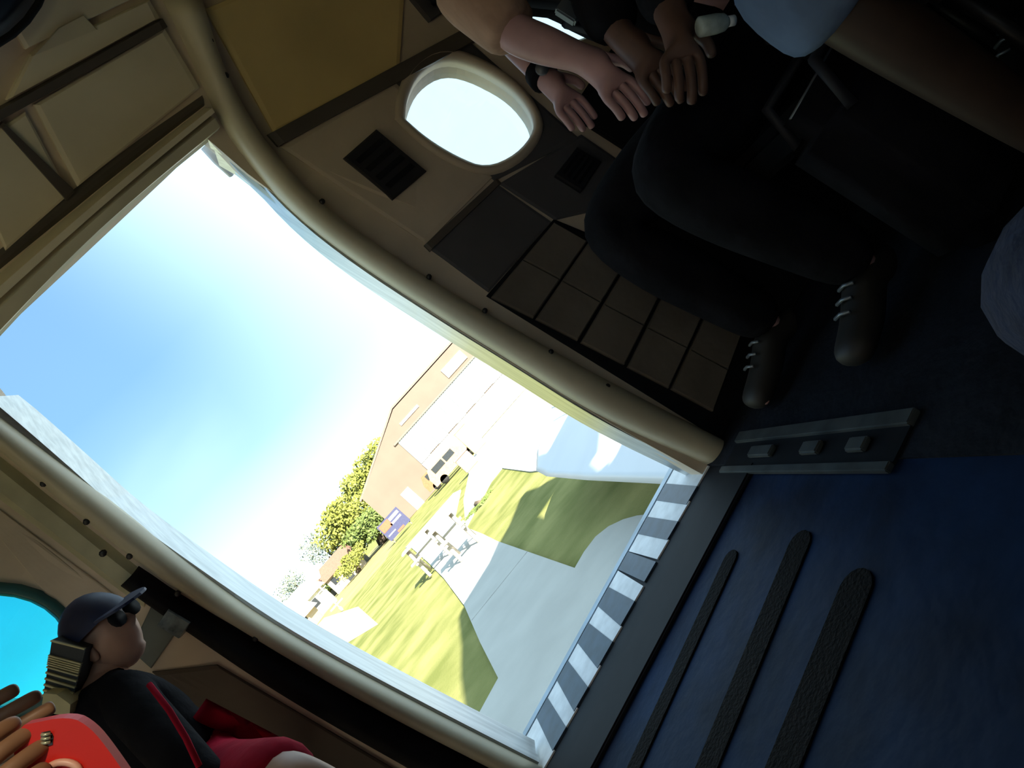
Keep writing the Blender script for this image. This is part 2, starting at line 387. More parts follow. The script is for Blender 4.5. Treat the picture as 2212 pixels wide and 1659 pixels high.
# header above the doorway: two stepped strips and a dark strip painted as the shadow line
band('header_strip', [(470, 282), (300, 420), (150, 555), (-60, 780)], [(452, 250), (300, 372), (150, 500), (-60, 690)], 0.03, M_RIB, d1, rows=5, bulge=False)
band('header_strip', [(452, 248), (300, 370), (150, 498), (-60, 688)], [(440, 232), (300, 340), (150, 462), (-60, 640)], 0.045, M_CEIL, d1, rows=5, bulge=False)
band('header_shadow_strip', [(440, 230), (300, 338), (150, 458), (-60, 632)], [(436, 205), (300, 300), (150, 415), (-60, 585)], 0.006, M_STRG, d1, rows=3, bulge=False)
# screws on the ribs and the aft inner face
def stud(px, py, r, proud, m, parent, base=0.0):
    c = wall(px, py, base); nrm = Vector((0, -1, 0)) if c.z < .8 else Vector((0, -(c.y - .75), -(c.z - .8))).normalized()
    return tube('screw', [c + nrm * (proud - .01), c + nrm * (proud + .002), c + nrm * (proud + .004)], [r, r, r * .6], m, parent, sides=8)
for p in [(440, 90), (475, 165), (560, 320), (640, 420), (690, 440), (800, 545), (925, 605), (1045, 678), (1185, 765), (1305, 838), (1420, 905), (95, 1035), (190, 1118), (285, 1193), (390, 1275), (560, 1372)]:
    stud(*p, 0.007, 0.036, M_SCREW, d1)
# aft inner face beside the left rib; yellow glow of the sunlit grass is put into its colour
M_AFTF = mat('grass_glow_frame_face', (0.56, 0.54, 0.36), 0.45, var=0.15, scale=9)
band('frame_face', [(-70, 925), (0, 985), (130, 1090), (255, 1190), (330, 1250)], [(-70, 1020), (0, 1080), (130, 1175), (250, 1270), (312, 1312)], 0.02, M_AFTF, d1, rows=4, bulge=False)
stud(225, 1190, 0.008, 0.02, M_SCREW, d1)
# black rubber door seal bunched along the aft jamb
seal = band('door_seal', [(300, 1222), (400, 1290), (600, 1408), (850, 1545), (1085, 1672)], [(262, 1262), (420, 1372), (560, 1470), (700, 1556), (900, 1670)], 0.05, M_BLK, d1, n=36, rows=8)
M_GREEN = mat('grey_green_plate', (0.16, 0.19, 0.175), 0.45, var=0.15)
wpanel('latch_plate', [(330, 1305), (400, 1340), (330, 1440), (285, 1400)], 0.018, M_GREEN, d1)
wpanel('latch_plate', [(375, 1302), (425, 1332), (402, 1365), (352, 1335)], 0.062, mat('scuffed_latch_metal', (0.22, 0.27, 0.28), 0.35, metal=0.5, var=0.5, scale=40), d1)
# grey corner bracket and white stay at the forward top corner of the doorway
stay = tube('door_stay', [at(440, 316, 1.66), at(470, 345, 1.68), at(500, 378, 1.72)], [0.010, 0.013, 0.008], M_PLATE, d1, sides=8)
M_BRK = mat('blue_grey_bracket', (0.34, 0.42, 0.50), 0.4, metal=0.4, var=0.2)
band('corner_bracket', [(468, 312), (505, 362), (560, 412), (640, 474)], [(490, 322), (530, 350), (580, 405), (650, 468)], 0.012, M_BRK, d1, rows=3, bulge=False, base=0.03)
# checked sill
sill = box('sill_step', (-0.47, 0.42, 1.62, 2.02, -0.06, -0.002), M_BLK, d1)
NCH = 15
for k in range(NCH):
    xa = -0.46 + 0.86 * k / NCH; xb = -0.46 + 0.86 * (k + 1) / NCH
    jit = [random.uniform(-.010, .010) for _ in range(2)]
    y0 = 1.80 if k % 2 else 1.795
    vs = [(xa + jit[0], 1.745, 0), (xb - jit[1], 1.74, 0), (xb - jit[1] * .3, 1.985, 0), (xa + jit[0] * .3, 1.985, 0)]
    vs = [(a, b, -0.002) for a, b, _ in vs] + [(a, b, 0.002 + (0.0015 if k % 2 else 0)) for a, b, _ in vs]
    mesh_obj('check_square', vs, [(0, 1, 2, 3), (4, 5, 6, 7), (0, 1, 5, 4), (1, 2, 6, 5), (2, 3, 7, 6), (3, 0, 4, 7)], M_CHKW if k % 2 == 0 else M_CHKB, d1)
box('sill_edge', (-0.47, 0.41, 1.985, 2.03, -0.05, 0.004), M_BRK, d1, bev=0.006)

# ------------------------------------------------------------------ port wall panelling
wpanel('wall_panel', [(440, 20), (880, -160), (860, 150), (590, 290)], 0.012, M_OCH, wp)
wtan = wpanel('wall_panel', [(604, 318), (850, 178), (1062, 385), (920, 528)], 0.010, M_TAN, wp, n=14); cut(wtan, [ycut(win1)])
wpanel('stringer', [(575, 292), (1010, 60), (1030, 90), (598, 318)], 0.02, M_STRG, wp)
wsur = wpanel('window_surround', [(842, 178), (1010, 88), (1250, 300), (1068, 392)], 0.006, M_GREY, wp, n=14); cut(wsur, [ycut(win1), ycut(win3)])
wpanel('wall_panel', [(930, 540), (1075, 400), (1190, 480), (1055, 632)], 0.006, M_GREY, wp)
wpanel('stringer', [(915, 532), (1072, 388), (1082, 398), (928, 545)], 0.014, M_STRG, wp)
wpanel('panel_backing', [(1050, 640), (1196, 474), (1720, 690), (1610, 985)], 0.004, M_BLK, wp)
wpanel('wall_panel', [(1078, 398), (1255, 292), (1440, 420), (1198, 476)], 0.006, M_GREY, wp)
qs = [[(1060, 645), (1195, 485), (1265, 525), (1150, 690)], [(1155, 692), (1268, 528), (1345, 575), (1245, 738)], [(1252, 742), (1350, 578), (1430, 622), (1345, 790)],
      [(1352, 795), (1436, 626), (1520, 668), (1440, 840)], [(1446, 842), (1526, 672), (1600, 712), (1535, 890)]]
for q in qs:
    a, b, c, d = q; mid1 = ((a[0] + b[0]) / 2, (a[1] + b[1]) / 2); mid2 = ((d[0] + c[0]) / 2, (d[1] + c[1]) / 2)
    wpanel('quilted_panel', [a, mid1, mid2, d], 0.022, M_QUILT, wp); wpanel('quilted_panel', [mid1, b, c, mid2], 0.022, M_QUILT, wp)
# ceiling-side panels above the doorway
wpanel('wall_panel', [(428, 190), (352, 62), (70, 225), (165, 402)], 0.012, M_CEIL, wp)
wpanel('wall_panel', [(148, 418), (52, 240), (-80, 330), (10, 540)], 0.010, M_CEIL, wp)
wpanel('wall_panel', [(340, 38), (318, 0), (60, 118), (10, 215)], 0.014, M_CEIL, wp)
wpanel('stringer', [(356, 58), (345, 40), (-40, 250), (-40, 275)], 0.02, M_STRG, wp)
wpanel('seam_strip', [(160, 412), (2, 262), (-6, 270), (140, 432)], 0.016, M_STRG, wp)
wpanel('wall_panel', [(300, -12), (240, -120), (0, 20), (50, 105)], 0.014, M_CEIL, wp)
wpanel('cover_plate', [(118, 58), (172, 30), (205, 62), (60, 120)], 0.018, M_RIB, wp)
# aft panels, left of the doorway
wpanel('wall_panel', [(-60, 1090), (0, 1100), (270, 1300), (140, 1330)], 0.006, M_TAN, wp)
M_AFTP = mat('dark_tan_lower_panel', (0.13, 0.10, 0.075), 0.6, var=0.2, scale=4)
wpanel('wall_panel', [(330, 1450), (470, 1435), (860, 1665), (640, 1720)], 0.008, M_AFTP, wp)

# black vent boxes
def ventbox(name, quad, label, thick):
    e = empty(name, wall(sum(p[0] for p in quad) / 4, sum(p[1] for p in quad) / 4)); tag(e, label, 'box', 'black wall boxes')
    loc = e.location.copy()
    o = wpanel('housing', quad, thick, M_DARKBOX, e); o.location = -loc
    a, b, c, d = quad
    for k in range(4):
        t0, t1 = 0.14 + k * .2, 0.24 + k * .2
        def q(s, t): return (lerp(lerp(a[0], b[0], s), lerp(d[0], c[0], s), t), lerp(lerp(a[1], b[1], s), lerp(d[1], c[1], s), t))
        w = wpanel('slat', [q(.1, t0), q(.9, t0), q(.9, t1), q(.1, t1)], thick + .004, M_BLK, e, n=3); w.location = -loc
ventbox('wall_box', [(738, 345), (808, 284), (918, 375), (846, 436)], 'square black box on the tan wall panel between door frame and oval window', 0.03)
ventbox('wall_box', [(1196, 385), (1243, 325), (1295, 356), (1252, 420)], 'small black box on the grey wall below the oval window', 0.025)

# windows
def porthole(name, poly, label, pm, rimw=0.02, rimm=M_RIB, sgn=1):
    cx = sum(p[0] for p in poly) / len(poly); cz = sum(p[1] for p in poly) / len(poly)
    yy = (lambda z, off=0.0: wall_y(z, off)) if sgn > 0 else (lambda z, off=0.0: 1.0 - wall_y(z, off))
    e = empty(name, (cx, yy(cz), cz)); tag(e, label, kind='structure'); off = -e.location
    vs, fs = [], []; n = len(poly)
    for x, z in poly:
        d = Vector((x - cx, 0, z - cz)).normalized()
        for w, h in ((0.0, 0.03), (-0.004, -0.012), (rimw * .4, -0.022), (rimw, -0.012), (rimw * 1.1, 0.01)):
            zz = z + d.z * w; vs.append(Vector((x + d.x * w, yy(zz) + sgn * h, zz)))
    for i in range(n):
        for j in range(5):
            k = (j + 1) % 5; i2 = (i + 1) % n; fs.append((i * 5 + j, i * 5 + k, i2 * 5 + k, i2 * 5 + j))
    r = mesh_obj('rim', vs, fs, rimm, e, smooth=True); r.location = off
    pv = [Vector((x, yy(z) + sgn * 0.055, z)) for x, z in poly] + [Vector((x, yy(z) + sgn * 0.060, z)) for x, z in poly]
    tr = tessellate_polygon([pv[:n]]); f = [tuple(t) for t in tr] + [tuple(i + n for i in t) for t in tr]
    p = mesh_obj('pane', pv, f, pm, e); p.location = off
    return e
porthole('window_1', win1, 'bright oval cabin window forward of the doorway', M_PANE, 0.022, M_TAN)
porthole('window_2', win2, 'cyan round cabin window aft of the doorway', M_PANEB, 0.022, mat('teal_rim', (0.04, 0.16, 0.17), 0.4))
porthole('window_3', win3, 'second round cabin window, mostly hidden behind a seated passenger', M_PANE, 0.025)
for k, s in enumerate(SW): porthole('window_%d' % (4 + k), ell(*s[:2], s[2], s[2]), 'unseen round window in the wall behind the photographer, number %s from the tail' % ('five', 'four', 'three', 'two', 'one')[k], M_PANET if k == 0 else M_PANE, 0.02, sgn=-1)

# small dark fixtures
hook = empty('coat_bracket', wall(915, 15)); tag(hook, 'small dark bracket on the ochre wall above the oval window', 'bracket')
b = wpanel('plate', [(878, -5), (915, -30), (962, 25), (925, 50)], 0.02, M_GREY, hook); b.location = -hook.location
t = tube('hook', [wall(905, 0) + Vector((0, -.02, 0)), wall(915, 14) + Vector((0, -.06, -.005)), wall(935, 32) + Vector((0, -.06, .0)), wall(945, 30) + Vector((0, -.035, .01))], 0.008, M_BLK, hook); t.location = -hook.location
c0 = wall(8, -30)
M_NAVY = mat('navy_lamp_plastic', (0.008, 0.014, 0.035), 0.4)
lampo = empty('ceiling_lamp', c0); tag(lampo, 'dark navy rounded lamp housing at the upper edge of the wall', 'lamp')
bm = bmesh.new(); bmesh.ops.create_uvsphere(bm, u_segments=24, v_segments=14, radius=1.0); bmesh.ops.scale(bm, vec=(.13, .075, .065), verts=bm.verts[:]); o = bm_obj('housing', bm, M_NAVY, lampo, smooth=True)
o.location = Vector((-.035, -.02, -.0)); o.rotation_euler = (R(35), 0, R(0))
o2 = tube('rim', [Vector((-.035 + .11 * math.cos(a), -.05 - 0.03 * math.sin(a), -.045 + .04 * math.sin(a))) for a in [2 * math.pi * k / 20 for k in range(21)]], 0.006, M_BLK, lampo, caps=False)

# ------------------------------------------------------------------ outdoors: ground
M_GRASS = mat('lawn_grass', (0.155, 0.175, 0.045), 0.9, var=0.25, scale=0.9, col2=(0.24, 0.235, 0.085), bump=0.5, bscale=40, spec=0.1)
M_FIELD = mat('pale_dry_field', (0.25, 0.22, 0.10), 0.95, var=0.15, scale=0.4, spec=0.1)
M_CONC = mat('pale_concrete', (0.40, 0.40, 0.375), 0.85, var=0.06, scale=1.5, bump=0.05, bscale=60, spec=0.2)
M_JOINT = mat('concrete_joint', (0.30, 0.30, 0.28), 0.9)
lawn = mesh_obj('ground', [(-300, -150, -.02), (300, -150, -.02), (300, 600, -.02), (-300, 600, -.02), (-300, -150, -.3), (300, -150, -.3), (300, 600, -.3), (-300, 600, -.3)],
                [(0, 1, 2, 3), (4, 5, 6, 7), (0, 1, 5, 4), (1, 2, 6, 5), (2, 3, 7, 6), (3, 0, 4, 7)], M_GRASS, mw=GM); tag(lawn, kind='structure', label='sunlit lawn outside the aircraft door')
def slab(name, pts, m, h=0.02, th=0.12, parent=None):
    return prism(name, [(x, y, h) for x, y in pts], (0, 0, -th), m, parent, mw=None if parent else GM)
# path from the aircraft towards the buildings, with an apron flaring next to the door
pl = [grd(1080, 1468), grd(1040, 1390), grd(1005, 1310), grd(960, 1250), grd(925, 1215), grd(885, 1180)]
pr = [grd(1245, 1230), grd(1160, 1200), grd(1075, 1170), grd(1045, 1155), grd(1012, 1142)]
cv = [grd(1440, 1110), grd(1410, 1114), grd(1380, 1117), grd(1350, 1125), grd(1318, 1140), grd(1290, 1162), grd(1265, 1195)]
near = [(-40, 0.6), (40, 0.6), (40, 4.6), (1.2, 4.6)]
le = grd(1030, 1560)
path_pts = near + [(0.98, 4.9)] + cv + pr + [(-0.35, 22.0), (0.5, 30.0), (0.2, 33.0), (-3.1, 33.0)] + pl[::-1] + [le, (-4.0, 3.2), (-40, 3.0)]
path = slab('path', path_pts, M_CONC); tag(path, kind='structure', label='pale concrete path leading from the door across the lawn')
for yy, xa, xb in ((8.2, -.88, .12), (11.6, -1.08, -.06), (15.5, -1.4, -.25), (20, -1.85, -.32)):
    slab('expansion_joint', [(xa, yy), (xb, yy + .1), (xb, yy + .13), (xa, yy + .03)], M_JOINT, h=0.0225, th=0.005, parent=path)
apron = slab('apron', [(-.30, 16.6), (.72, 19.2), (1.1, 20.2), (1.60, 20.4), (1.42, 14.0), (1.5, 9.0), (1.9, 4.7), (60, 4.7), (60, 62.0), (5.0, 62.0), (1.6, 36.0), (.2, 24.0)], M_CONC, h=0.01); tag(apron, kind='structure', label='sunlit concrete apron in front of the hangar')
track = slab('field_track', [(-3.4, 17.6), (-5.9, 30.5), (-14, 60), (-17.5, 60), (-9.5, 36), (-5.6, 22.5)], mat('dry_track', (0.46, 0.41, 0.22), 0.95, var=0.1, scale=0.6), h=-0.012); tag(track, kind='structure', label='pale worn track across the lawn')
field = slab('far_field', [(-120, 42), (-5.2, 42), (-5.2, 58), (2, 110), (-120, 140)], M_FIELD, h=-0.014); tag(field, kind='structure', label='dry pale field below the trees')

# ------------------------------------------------------------------ the aircraft's lower wing and an added upper wing
def airfoil(xle, xte, z, th, n=9):
    up, lo = [], []
    c = xle - xte
    for k in range(n + 1):
        t = 0.5 - 0.5 * math.cos(math.pi * k / n); yt = th * c * 5 * (.2969 * math.sqrt(t) - .126 * t - .3516 * t * t + .2843 * t ** 3 - .1036 * t ** 4)
        up.append((xle - c * t, z + yt * 1.15)); lo.append((xle - c * t, z - yt * 0.55))
    return up + lo[-2:0:-1]
def wing(name, stations, m, label):
    e = empty(name, (stations[0][1], stations[0][0], stations[0][3])); tag(e, label, 'wing'); loc = e.location.copy()
    secs = [airfoil(xle, xte, z, th) for y, xle, xte, z, th in stations]; s = len(secs[0]); vs, fs = [], []
    for (y, *_), sec in zip(stations, secs): vs += [Vector((x, y, z)) - loc for x, z in sec]
    for i in range(len(secs) - 1):
        for j in range(s):
            k = (j + 1) % s; fs.append((i * s + j, i * s + k, (i + 1) * s + k, (i + 1) * s + j))
    fs.append(tuple(range(s))); fs.append(tuple(range((len(secs) - 1) * s, len(secs) * s)))
    o = mesh_obj('panel', vs, fs, m, e, smooth=True)
    return e
LZ = lambda y: -0.50 + 0.02 * (y - 1.8)
lw = wing('aircraft_wing', [(1.84, 3.1, .60, LZ(1.84), .09), (3.5, 3.1, .60, LZ(3.5), .09), (5.2, 3.05, .59, LZ(5.2), .085), (6.8, 3.0, .60, LZ(6.8), .08), (7.6, 2.95, .66, LZ(7.6), .075), (8.3, 2.9, .92, LZ(8.3), .07), (8.75, 2.8, 1.25, LZ(8.75), .06), (8.98, 2.6, 1.6, LZ(8.98), .05), (9.05, 2.4, 1.9, LZ(9.05), .03)],
          M_PLATE, 'pale blue-white lower wing beside the doorway with rounded tip')
M_SEAM = mat('wing_seam', (0.42, 0.48, 0.55), 0.5)
def on_wing(x, y): return Vector((x, y, LZ(y)))
tube('aileron_seam', [Vector((1.42 + .0 * k, 5.0 + .5 * k, LZ(5.0 + .5 * k) + .155)) - lw.location for k in range(7)], 0.008, M_SEAM, lw, sides=6)
# upper wing, out of sight above the cabin; added to shade the lower wing and the lawn
UZ = lambda y: 3.4
uw = wing('aircraft_wing', [(-5.5, 4.9, 4.0, UZ(0), .04), (-4.5, 5.1, 2.6, UZ(0), .07), (-2, 5.2, 2.0, UZ(0), .06), (.5, 5.2, 2.05, UZ(0), .06), (1.25, 5.2, 2.12, UZ(0), .06), (1.45, 4.12, 2.14, UZ(0), .05), (2.75, 4.10, 2.19, UZ(0), .05), (2.98, 4.9, 2.26, UZ(0), .05), (3.05, 5.0, 2.4, UZ(0), .07), (3.47, 4.95, 3.0, UZ(0), .06), (4.1, 4.8, 3.38, UZ(0), .06), (4.5, 4.65, 3.76, UZ(0), .06), (5.5, 4.5, 4.3, UZ(0), .03)],  # front-edge notch shaped to let sun onto the grass
     M_PLATE, 'pale upper wing added above the cabin roof, out of view, shaped to cast the shadows')
wpan = [c for c in uw.children][0]
sun_patch_hole = [(4.30, -.48), (4.10, -.80), (4.02, -.72), (3.97, -1.10), (4.04, -1.25), (3.97, -1.60), (4.10, -1.75), (4.18, -1.5), (4.38, -.9)]  # opening cut to lay a sun patch on the lower wing
cutp = prism('cutter', [Vector((x, y, 3.4)) - SUN_TO * .9 for x, y in sun_patch_hole], SUN_TO * 1.8, None); cutp.location = (0, 0, 0)
bpy.context.view_layer.update()
cut(wpan, [cutp])
# ------------------------------------------------------------------ hangar
M_HTAN = mat('tan_hangar_cladding', (0.160, 0.118, 0.092), 0.85, var=0.05, scale=0.5)
M_HBLUE = mat('pale_blue_corrugated', (0.22, 0.26, 0.27), 0.6, var=0.05, scale=0.8)
M_HWHITE = mat('white_hangar_door', (0.72, 0.73, 0.72), 0.6, var=0.03)
M_HROOF = mat('hangar_roof', (0.16, 0.13, 0.11), 0.7)
HY, HX = 66.0, -5.5
hm = GM @ Matrix.Translation((-5.5, HY, 0)) @ Matrix.Rotation(R(-7), 4, 'Z')
hg = empty('hangar', mw=hm); tag(hg, 'large tan hangar with pale corrugated doors behind the lawn', 'building')
front = [(0, 0), (34, 0), (34, 4.6), (18, 7.9), (8, 7.9), (0, 4.5)]
prism('front_wall', [(x, 0, z) for x, z in front], (0, 0.4, 0), M_HTAN, hg)
prism('body', [(x, 0.4, z) for x, z in front], (0, 30, 0), M_HTAN, hg)
rf = [(-.3, 4.35), (8, 8.0), (18, 8.0), (34.3, 4.45), (34.3, 4.65), (18, 8.2), (8, 8.2), (-.3, 4.55)]
prism('roof', [(x, 0.02, z) for x, z in rf], (0, 30.6, 0), M_HROOF, hg)
for k in range(14):                               # upper door leaves, each a corrugated leaf
    xa = 6.0 + k * 1.25; bm = bmesh.new(); n = 10
    vs = [bm.verts.new((xa + 1.23 * i / n, -0.05 - (0.06 if i % 2 else 0.0), z)) for z in (2.55 + (.06 if k % 2 else 0), 5.5) for i in range(n + 1)]
    for i in range(n): bm.faces.new((vs[i], vs[i + 1], vs[n + 2 + i], vs[n + 1 + i]))
    g = bmesh.ops.extrude_face_region(bm, geom=bm.faces[:]); bmesh.ops.translate(bm, vec=(0, .05, 0), verts=[v for v in g['geom'] if isinstance(v, bmesh.types.BMVert)])
    bm_obj('door_panel', bm, M_HBLUE, hg)
for k in range(7): box('lower_door', (6.0 + k * 2.5, 6.0 + k * 2.5 + 2.46, -0.12, 0.0, 0.02, 2.5), M_HWHITE, hg)
box('guide_rail', (5.6, 24, -0.16, 0.0, 5.5, 5.66), M_HROOF, hg)
box('wall_sign', (7.4, 9.8, -0.08, 0.0, 6.3, 6.55), M_HWHITE, hg); box('wall_sign', (13.6, 16.2, -0.1, 0.0, 6.0, 7.0), mat('cream_sign', (.7, .66, .5), .6), hg)
box('side_door', (2.6, 3.6, -0.05, 0.0, 0, 2.1), M_HWHITE, hg); 

# dark blue banner sign with orange patch and white lettering bars
bx, bh = gat(866, 1146, 50)
M_BNAVY = mat('navy_banner', (0.035, 0.04, 0.10), 0.6); M_BORG = mat('orange_red_banner', (0.55, 0.09, 0.04), 0.6); M_BWHT = mat('white_banner_print', (.8, .8, .8), .6)
sg = empty('banner_sign', mw=GM @ Matrix.Translation((bx, 50, 0)) @ Matrix.Diagonal((.85, 1, .72, 1))); tag(sg, 'dark blue banner sign with orange patch beside the hangar', 'sign')
box('board', (-1.15, 1.15, 0, .08, .35, 2.3), M_BNAVY, sg); box('orange_patch', (-1.05, -.05, -.02, 0, 1.35, 2.15), M_BORG, sg)
box('lettering', (-.0, 1.0, -.02, 0, 1.75, 2.05), M_BWHT, sg); box('lettering', (-.2, .95, -.02, 0, 1.35, 1.55), M_BWHT, sg); box('lettering', (-1.0, -.2, -.02, 0, .8, .9), M_BWHT, sg); box('orange_patch', (-.2, .5, -.02, 0, .4, .6), M_BORG, sg)
for x in (-1.0, 1.0): box('post', (x - .05, x + .05, .08, .18, 0, 2.35), M_HROOF, sg)

# ------------------------------------------------------------------ parked things in front of the hangar
M_RUB = mat('tyre', (.02, .02, .02), .8); M_GLS = mat('dark_glass', (.03, .035, .04), .1)
def wheel(parent, x, y, r, w=.2):
    o = tube('wheel', [(x, y - w / 2, r), (x, y + w / 2, r)], r, M_RUB, parent, sides=16); return o
def van(px, py, gy, label, body, L=4.4, Hh=1.7):
    x, _ = gat(px, py, gy); e = empty('parked_car', mw=GM @ Matrix.Translation((x, gy, 0))); tag(e, label, 'car', 'cars by the hangar')
    pr = [(-L / 2, .35), (L / 2, .35), (L / 2, .95), (L * .28, 1.05), (L * .14, Hh), (-L * .42, Hh), (-L / 2, 1.05)]
    prism('body', [(a, -.85, b) for a, b in pr], (0, 1.7, 0), body, e)
    for a, b in ((-L * .36, -L * .12), (-L * .09, L * .11)): box('side_window', (a, b, -.87, -.84, 1.08, Hh - .15), M_GLS, e)
    for sx in (-1, 1):
        for sy in (-.75, .75): wheel(e, sx * L * .32, sy, .34)
    return e
van(995, 1010, 52, 'tan parked car in front of the hangar doors', mat('tan_car_paint', (.42, .27, .15), .3))
van(930, 985, 58, 'brown parked car at the corner of the hangar', mat('brown_car_paint', (.22, .12, .06), .3))
# picnic table and bench on the path, far off and nearly blown out
def picnic(px, py, label, s=1.0):
    g = grd(px, py); e = empty('picnic_table', mw=GM @ Matrix.Translation((g[0], g[1], 0.02))); tag(e, label, 'table', 'picnic tables on the path'); m = mat('weathered_pale_wood', (.42, .38, .31), .7)
    for k in range(3): box('top_board', (-.7 * s, .7 * s, -.3 + k * .2, -.11 + k * .2, .70, .74), m, e)
    for sy in (-.62, .56): box('seat_board', (-.7 * s, .7 * s, sy, sy + .2, .42, .46), m, e)
    for sx in (-.5, .5):
        tube('leg', [(sx * s, -.55, 0), (sx * s, -.1, .70)], .04, m, e, sides=6); tube('leg', [(sx * s, .55, 0), (sx * s, .1, .70)], .04, m, e, sides=6); box('brace', (sx * s - .03, sx * s + .03, -.6, .7, .36, .42), m, e)
picnic(952, 1215, 'pale picnic table at the left edge of the sunlit path', .6); picnic(1015, 1185, 'pale picnic table in the middle of the sunlit path', .45)
# yellow crate-like utility boxes near the tan car
def ubox(px, py, gy, w, h, label, m):
    x, hh = gat(px, py, gy); e = empty('utility_box', mw=GM @ Matrix.Translation((x, gy, 0))); tag(e, label, 'box', 'utility boxes')
    box('cabinet', (-w / 2, w / 2, -.3, .3, .1, h), m, e, bev=.03); box('lid', (-w / 2 - .04, w / 2 + .04, -.34, .34, h, h + .06), m, e); box('plinth', (-w / 2 + .03, w / 2 - .03, -.25, .25, 0, .1), M_JOINT, e)
ubox(1040, 970, 44, 1.0, 1.9, 'tall pale yellow box on the apron by the tan car', mat('pale_yellow_box', (.62, .52, .22), .6))
ubox(1045, 1030, 34, .8, .9, 'low tan box at the lawn edge', mat('tan_box', (.45, .30, .2), .6))

# ------------------------------------------------------------------ trees, hedge, houses, poles
M_LEAF = [mat('leaf_yellow_green', (0.17, 0.19, 0.03), 0.7, var=.3, scale=3), mat('leaf_mid_green', (0.10, 0.14, 0.03), 0.7, var=.3, scale=3), mat('leaf_dark_green', (0.05, 0.085, 0.025), 0.7, var=.3, scale=3), mat('leaf_grey_green', (0.17, 0.21, 0.15), 0.7, var=.2, scale=3)]
M_BARK = mat('bark', (0.09, 0.07, 0.05), 0.9, var=.3)
def tree(px, py, gy, w, h, base, kind, label, n=900, leaf=None, group='trees beyond the field'):
    x, top = gat(px, py, gy); Ht = top; rnd = random.Random(int(px * 7 + py)); e = empty('tree', mw=GM @ Matrix.Translation((x, gy, 0))); tag(e, label, 'tree', group)
    tube('trunk', [(0, 0, 0), (.08 * w, .1, base + .2 * (Ht - base)), (0, 0, base + .7 * (Ht - base))], [.05 * w + .1, .04 * w + .06, .03], M_BARK, e, sides=7)
    blobs = [(rnd.uniform(-.32, .32) * w, rnd.uniform(-.3, .3) * w, base + (Ht - base) * rnd.uniform(.25, .78), rnd.uniform(.2, .33) * w) for _ in range(9)] + [(0, 0, base + (Ht - base) * .5, .36 * w), (0, 0, Ht - .22 * (Ht - base), .22 * (Ht - base))]
    n = int(n * 2.4); ls = leaf or max(.10, w * .028); vs, fs = [], []
    for i in range(n):
        bx_, by_, bz, br = rnd.choice(blobs); d = Vector((rnd.gauss(0, 1), rnd.gauss(0, 1), rnd.gauss(0, 1))).normalized() * br * rnd.uniform(.55, 1.05) ; d.z *= (Ht - base) / (w * 1.25)
        p = Vector((bx_, by_, min(bz + d.z, Ht))) + Vector((d.x, d.y, 0)); a = Vector((rnd.gauss(0, 1), rnd.gauss(0, 1), rnd.gauss(0, 1))).normalized(); b = a.orthogonal().normalized(); q = len(vs)
        vs += [p - a * ls, p + b * ls * .6, p + a * ls, p - b * ls * .6]; fs.append((q, q + 1, q + 2, q + 3))
    o = mesh_obj('foliage', vs, fs, M_LEAF[kind], e); o['kind'] = 'stuff'
    return e
tree(765, 985, 90, 9, 12, 1.5, 0, 'tall yellow-green tree rising left of the hangar roof', 1600)
tree(715, 1075, 84, 8.5, 10, 1.0, 0, 'broad yellow-green tree, largest of the group left of the hangar', 1800)
tree(770, 1120, 78, 7, 8, .6, 1, 'mid green bushy tree just left of the banner sign', 1500)
tree(800, 1090, 82, 5, 8, .6, 2, 'dark green tree tucked against the hangar wall', 1000)
tree(655, 1150, 86, 5, 9, 1.5, 3, 'thin grey-green tree with sparse crown at the left of the tree group', 450)
tree(735, 1200, 74, 4.5, 4, .3, 0, 'low bright green shrub at the left foot of the tree group', 700)
tree(608, 1240, 100, 5.5, 9, 2.0, 3, 'isolated thin pale tree standing apart over the field', 380)
tree(700, 1245, 92, 6, 5, .6, 1, 'rounded green tree behind the brown-roofed house', 1000)
tree(640, 1295, 96, 6, 5, .8, 1, 'dark round tree beside the white shed', 1000)
tree(612, 1345, 100, 4, 3, .3, 2, 'small dark bush at the far left beyond the white shed', 500)
tree(1035, 1090, 18, 1.1, 1, .05, 1, 'small green shrub at the lawn edge beside the path', 400, leaf=.05, group='small shrubs')
def house(px, py, gy, w, h, wallm, roofm, label):
    x, _ = gat(px, py, gy); e = empty('house', mw=GM @ Matrix.Translation((x, gy, 0))); tag(e, label, 'house', 'small houses beyond the field')
    box('walls', (-w / 2, w / 2, 0, 4, 0, h), wallm, e); pr = [(-w / 2 - .3, h), (w / 2 + .3, h), (w / 2 - .6, h + 1.5), (-w / 2 + .6, h + 1.5)]
    prism('roof', [(a, -.4, b) for a, b in pr], (0, 4.8, 0), roofm, e); box('door', (-.4, .4, -.04, 0, 0, 1.9), M_GLS, e)
    for sx in (-1, 1): box('window', (sx * w * .3 - .4, sx * w * .3 + .4, -.04, 0, .9, 1.7), M_GLS, e)
M_HB = mat('brown_roof', (.20, .11, .08), .8); M_HW = mat('white_render', (.75, .74, .70), .7); M_HC = mat('cream_render', (.5, .42, .32), .7)
house(750, 1238, 80, 4.5, 1.9, M_HC, M_HB, 'small cream house with brown roof below the trees'); house(728, 1282, 94, 4.0, 1.4, M_HC, M_HB, 'low brown-roofed house left of the other house')
house(692, 1352, 70, 4.0, 2.0, M_HW, M_HW, 'white shed at the left end of the field'); house(662, 1376, 62, 2.6, 1.2, M_HC, M_HW, 'small cream shed beside the door frame edge')
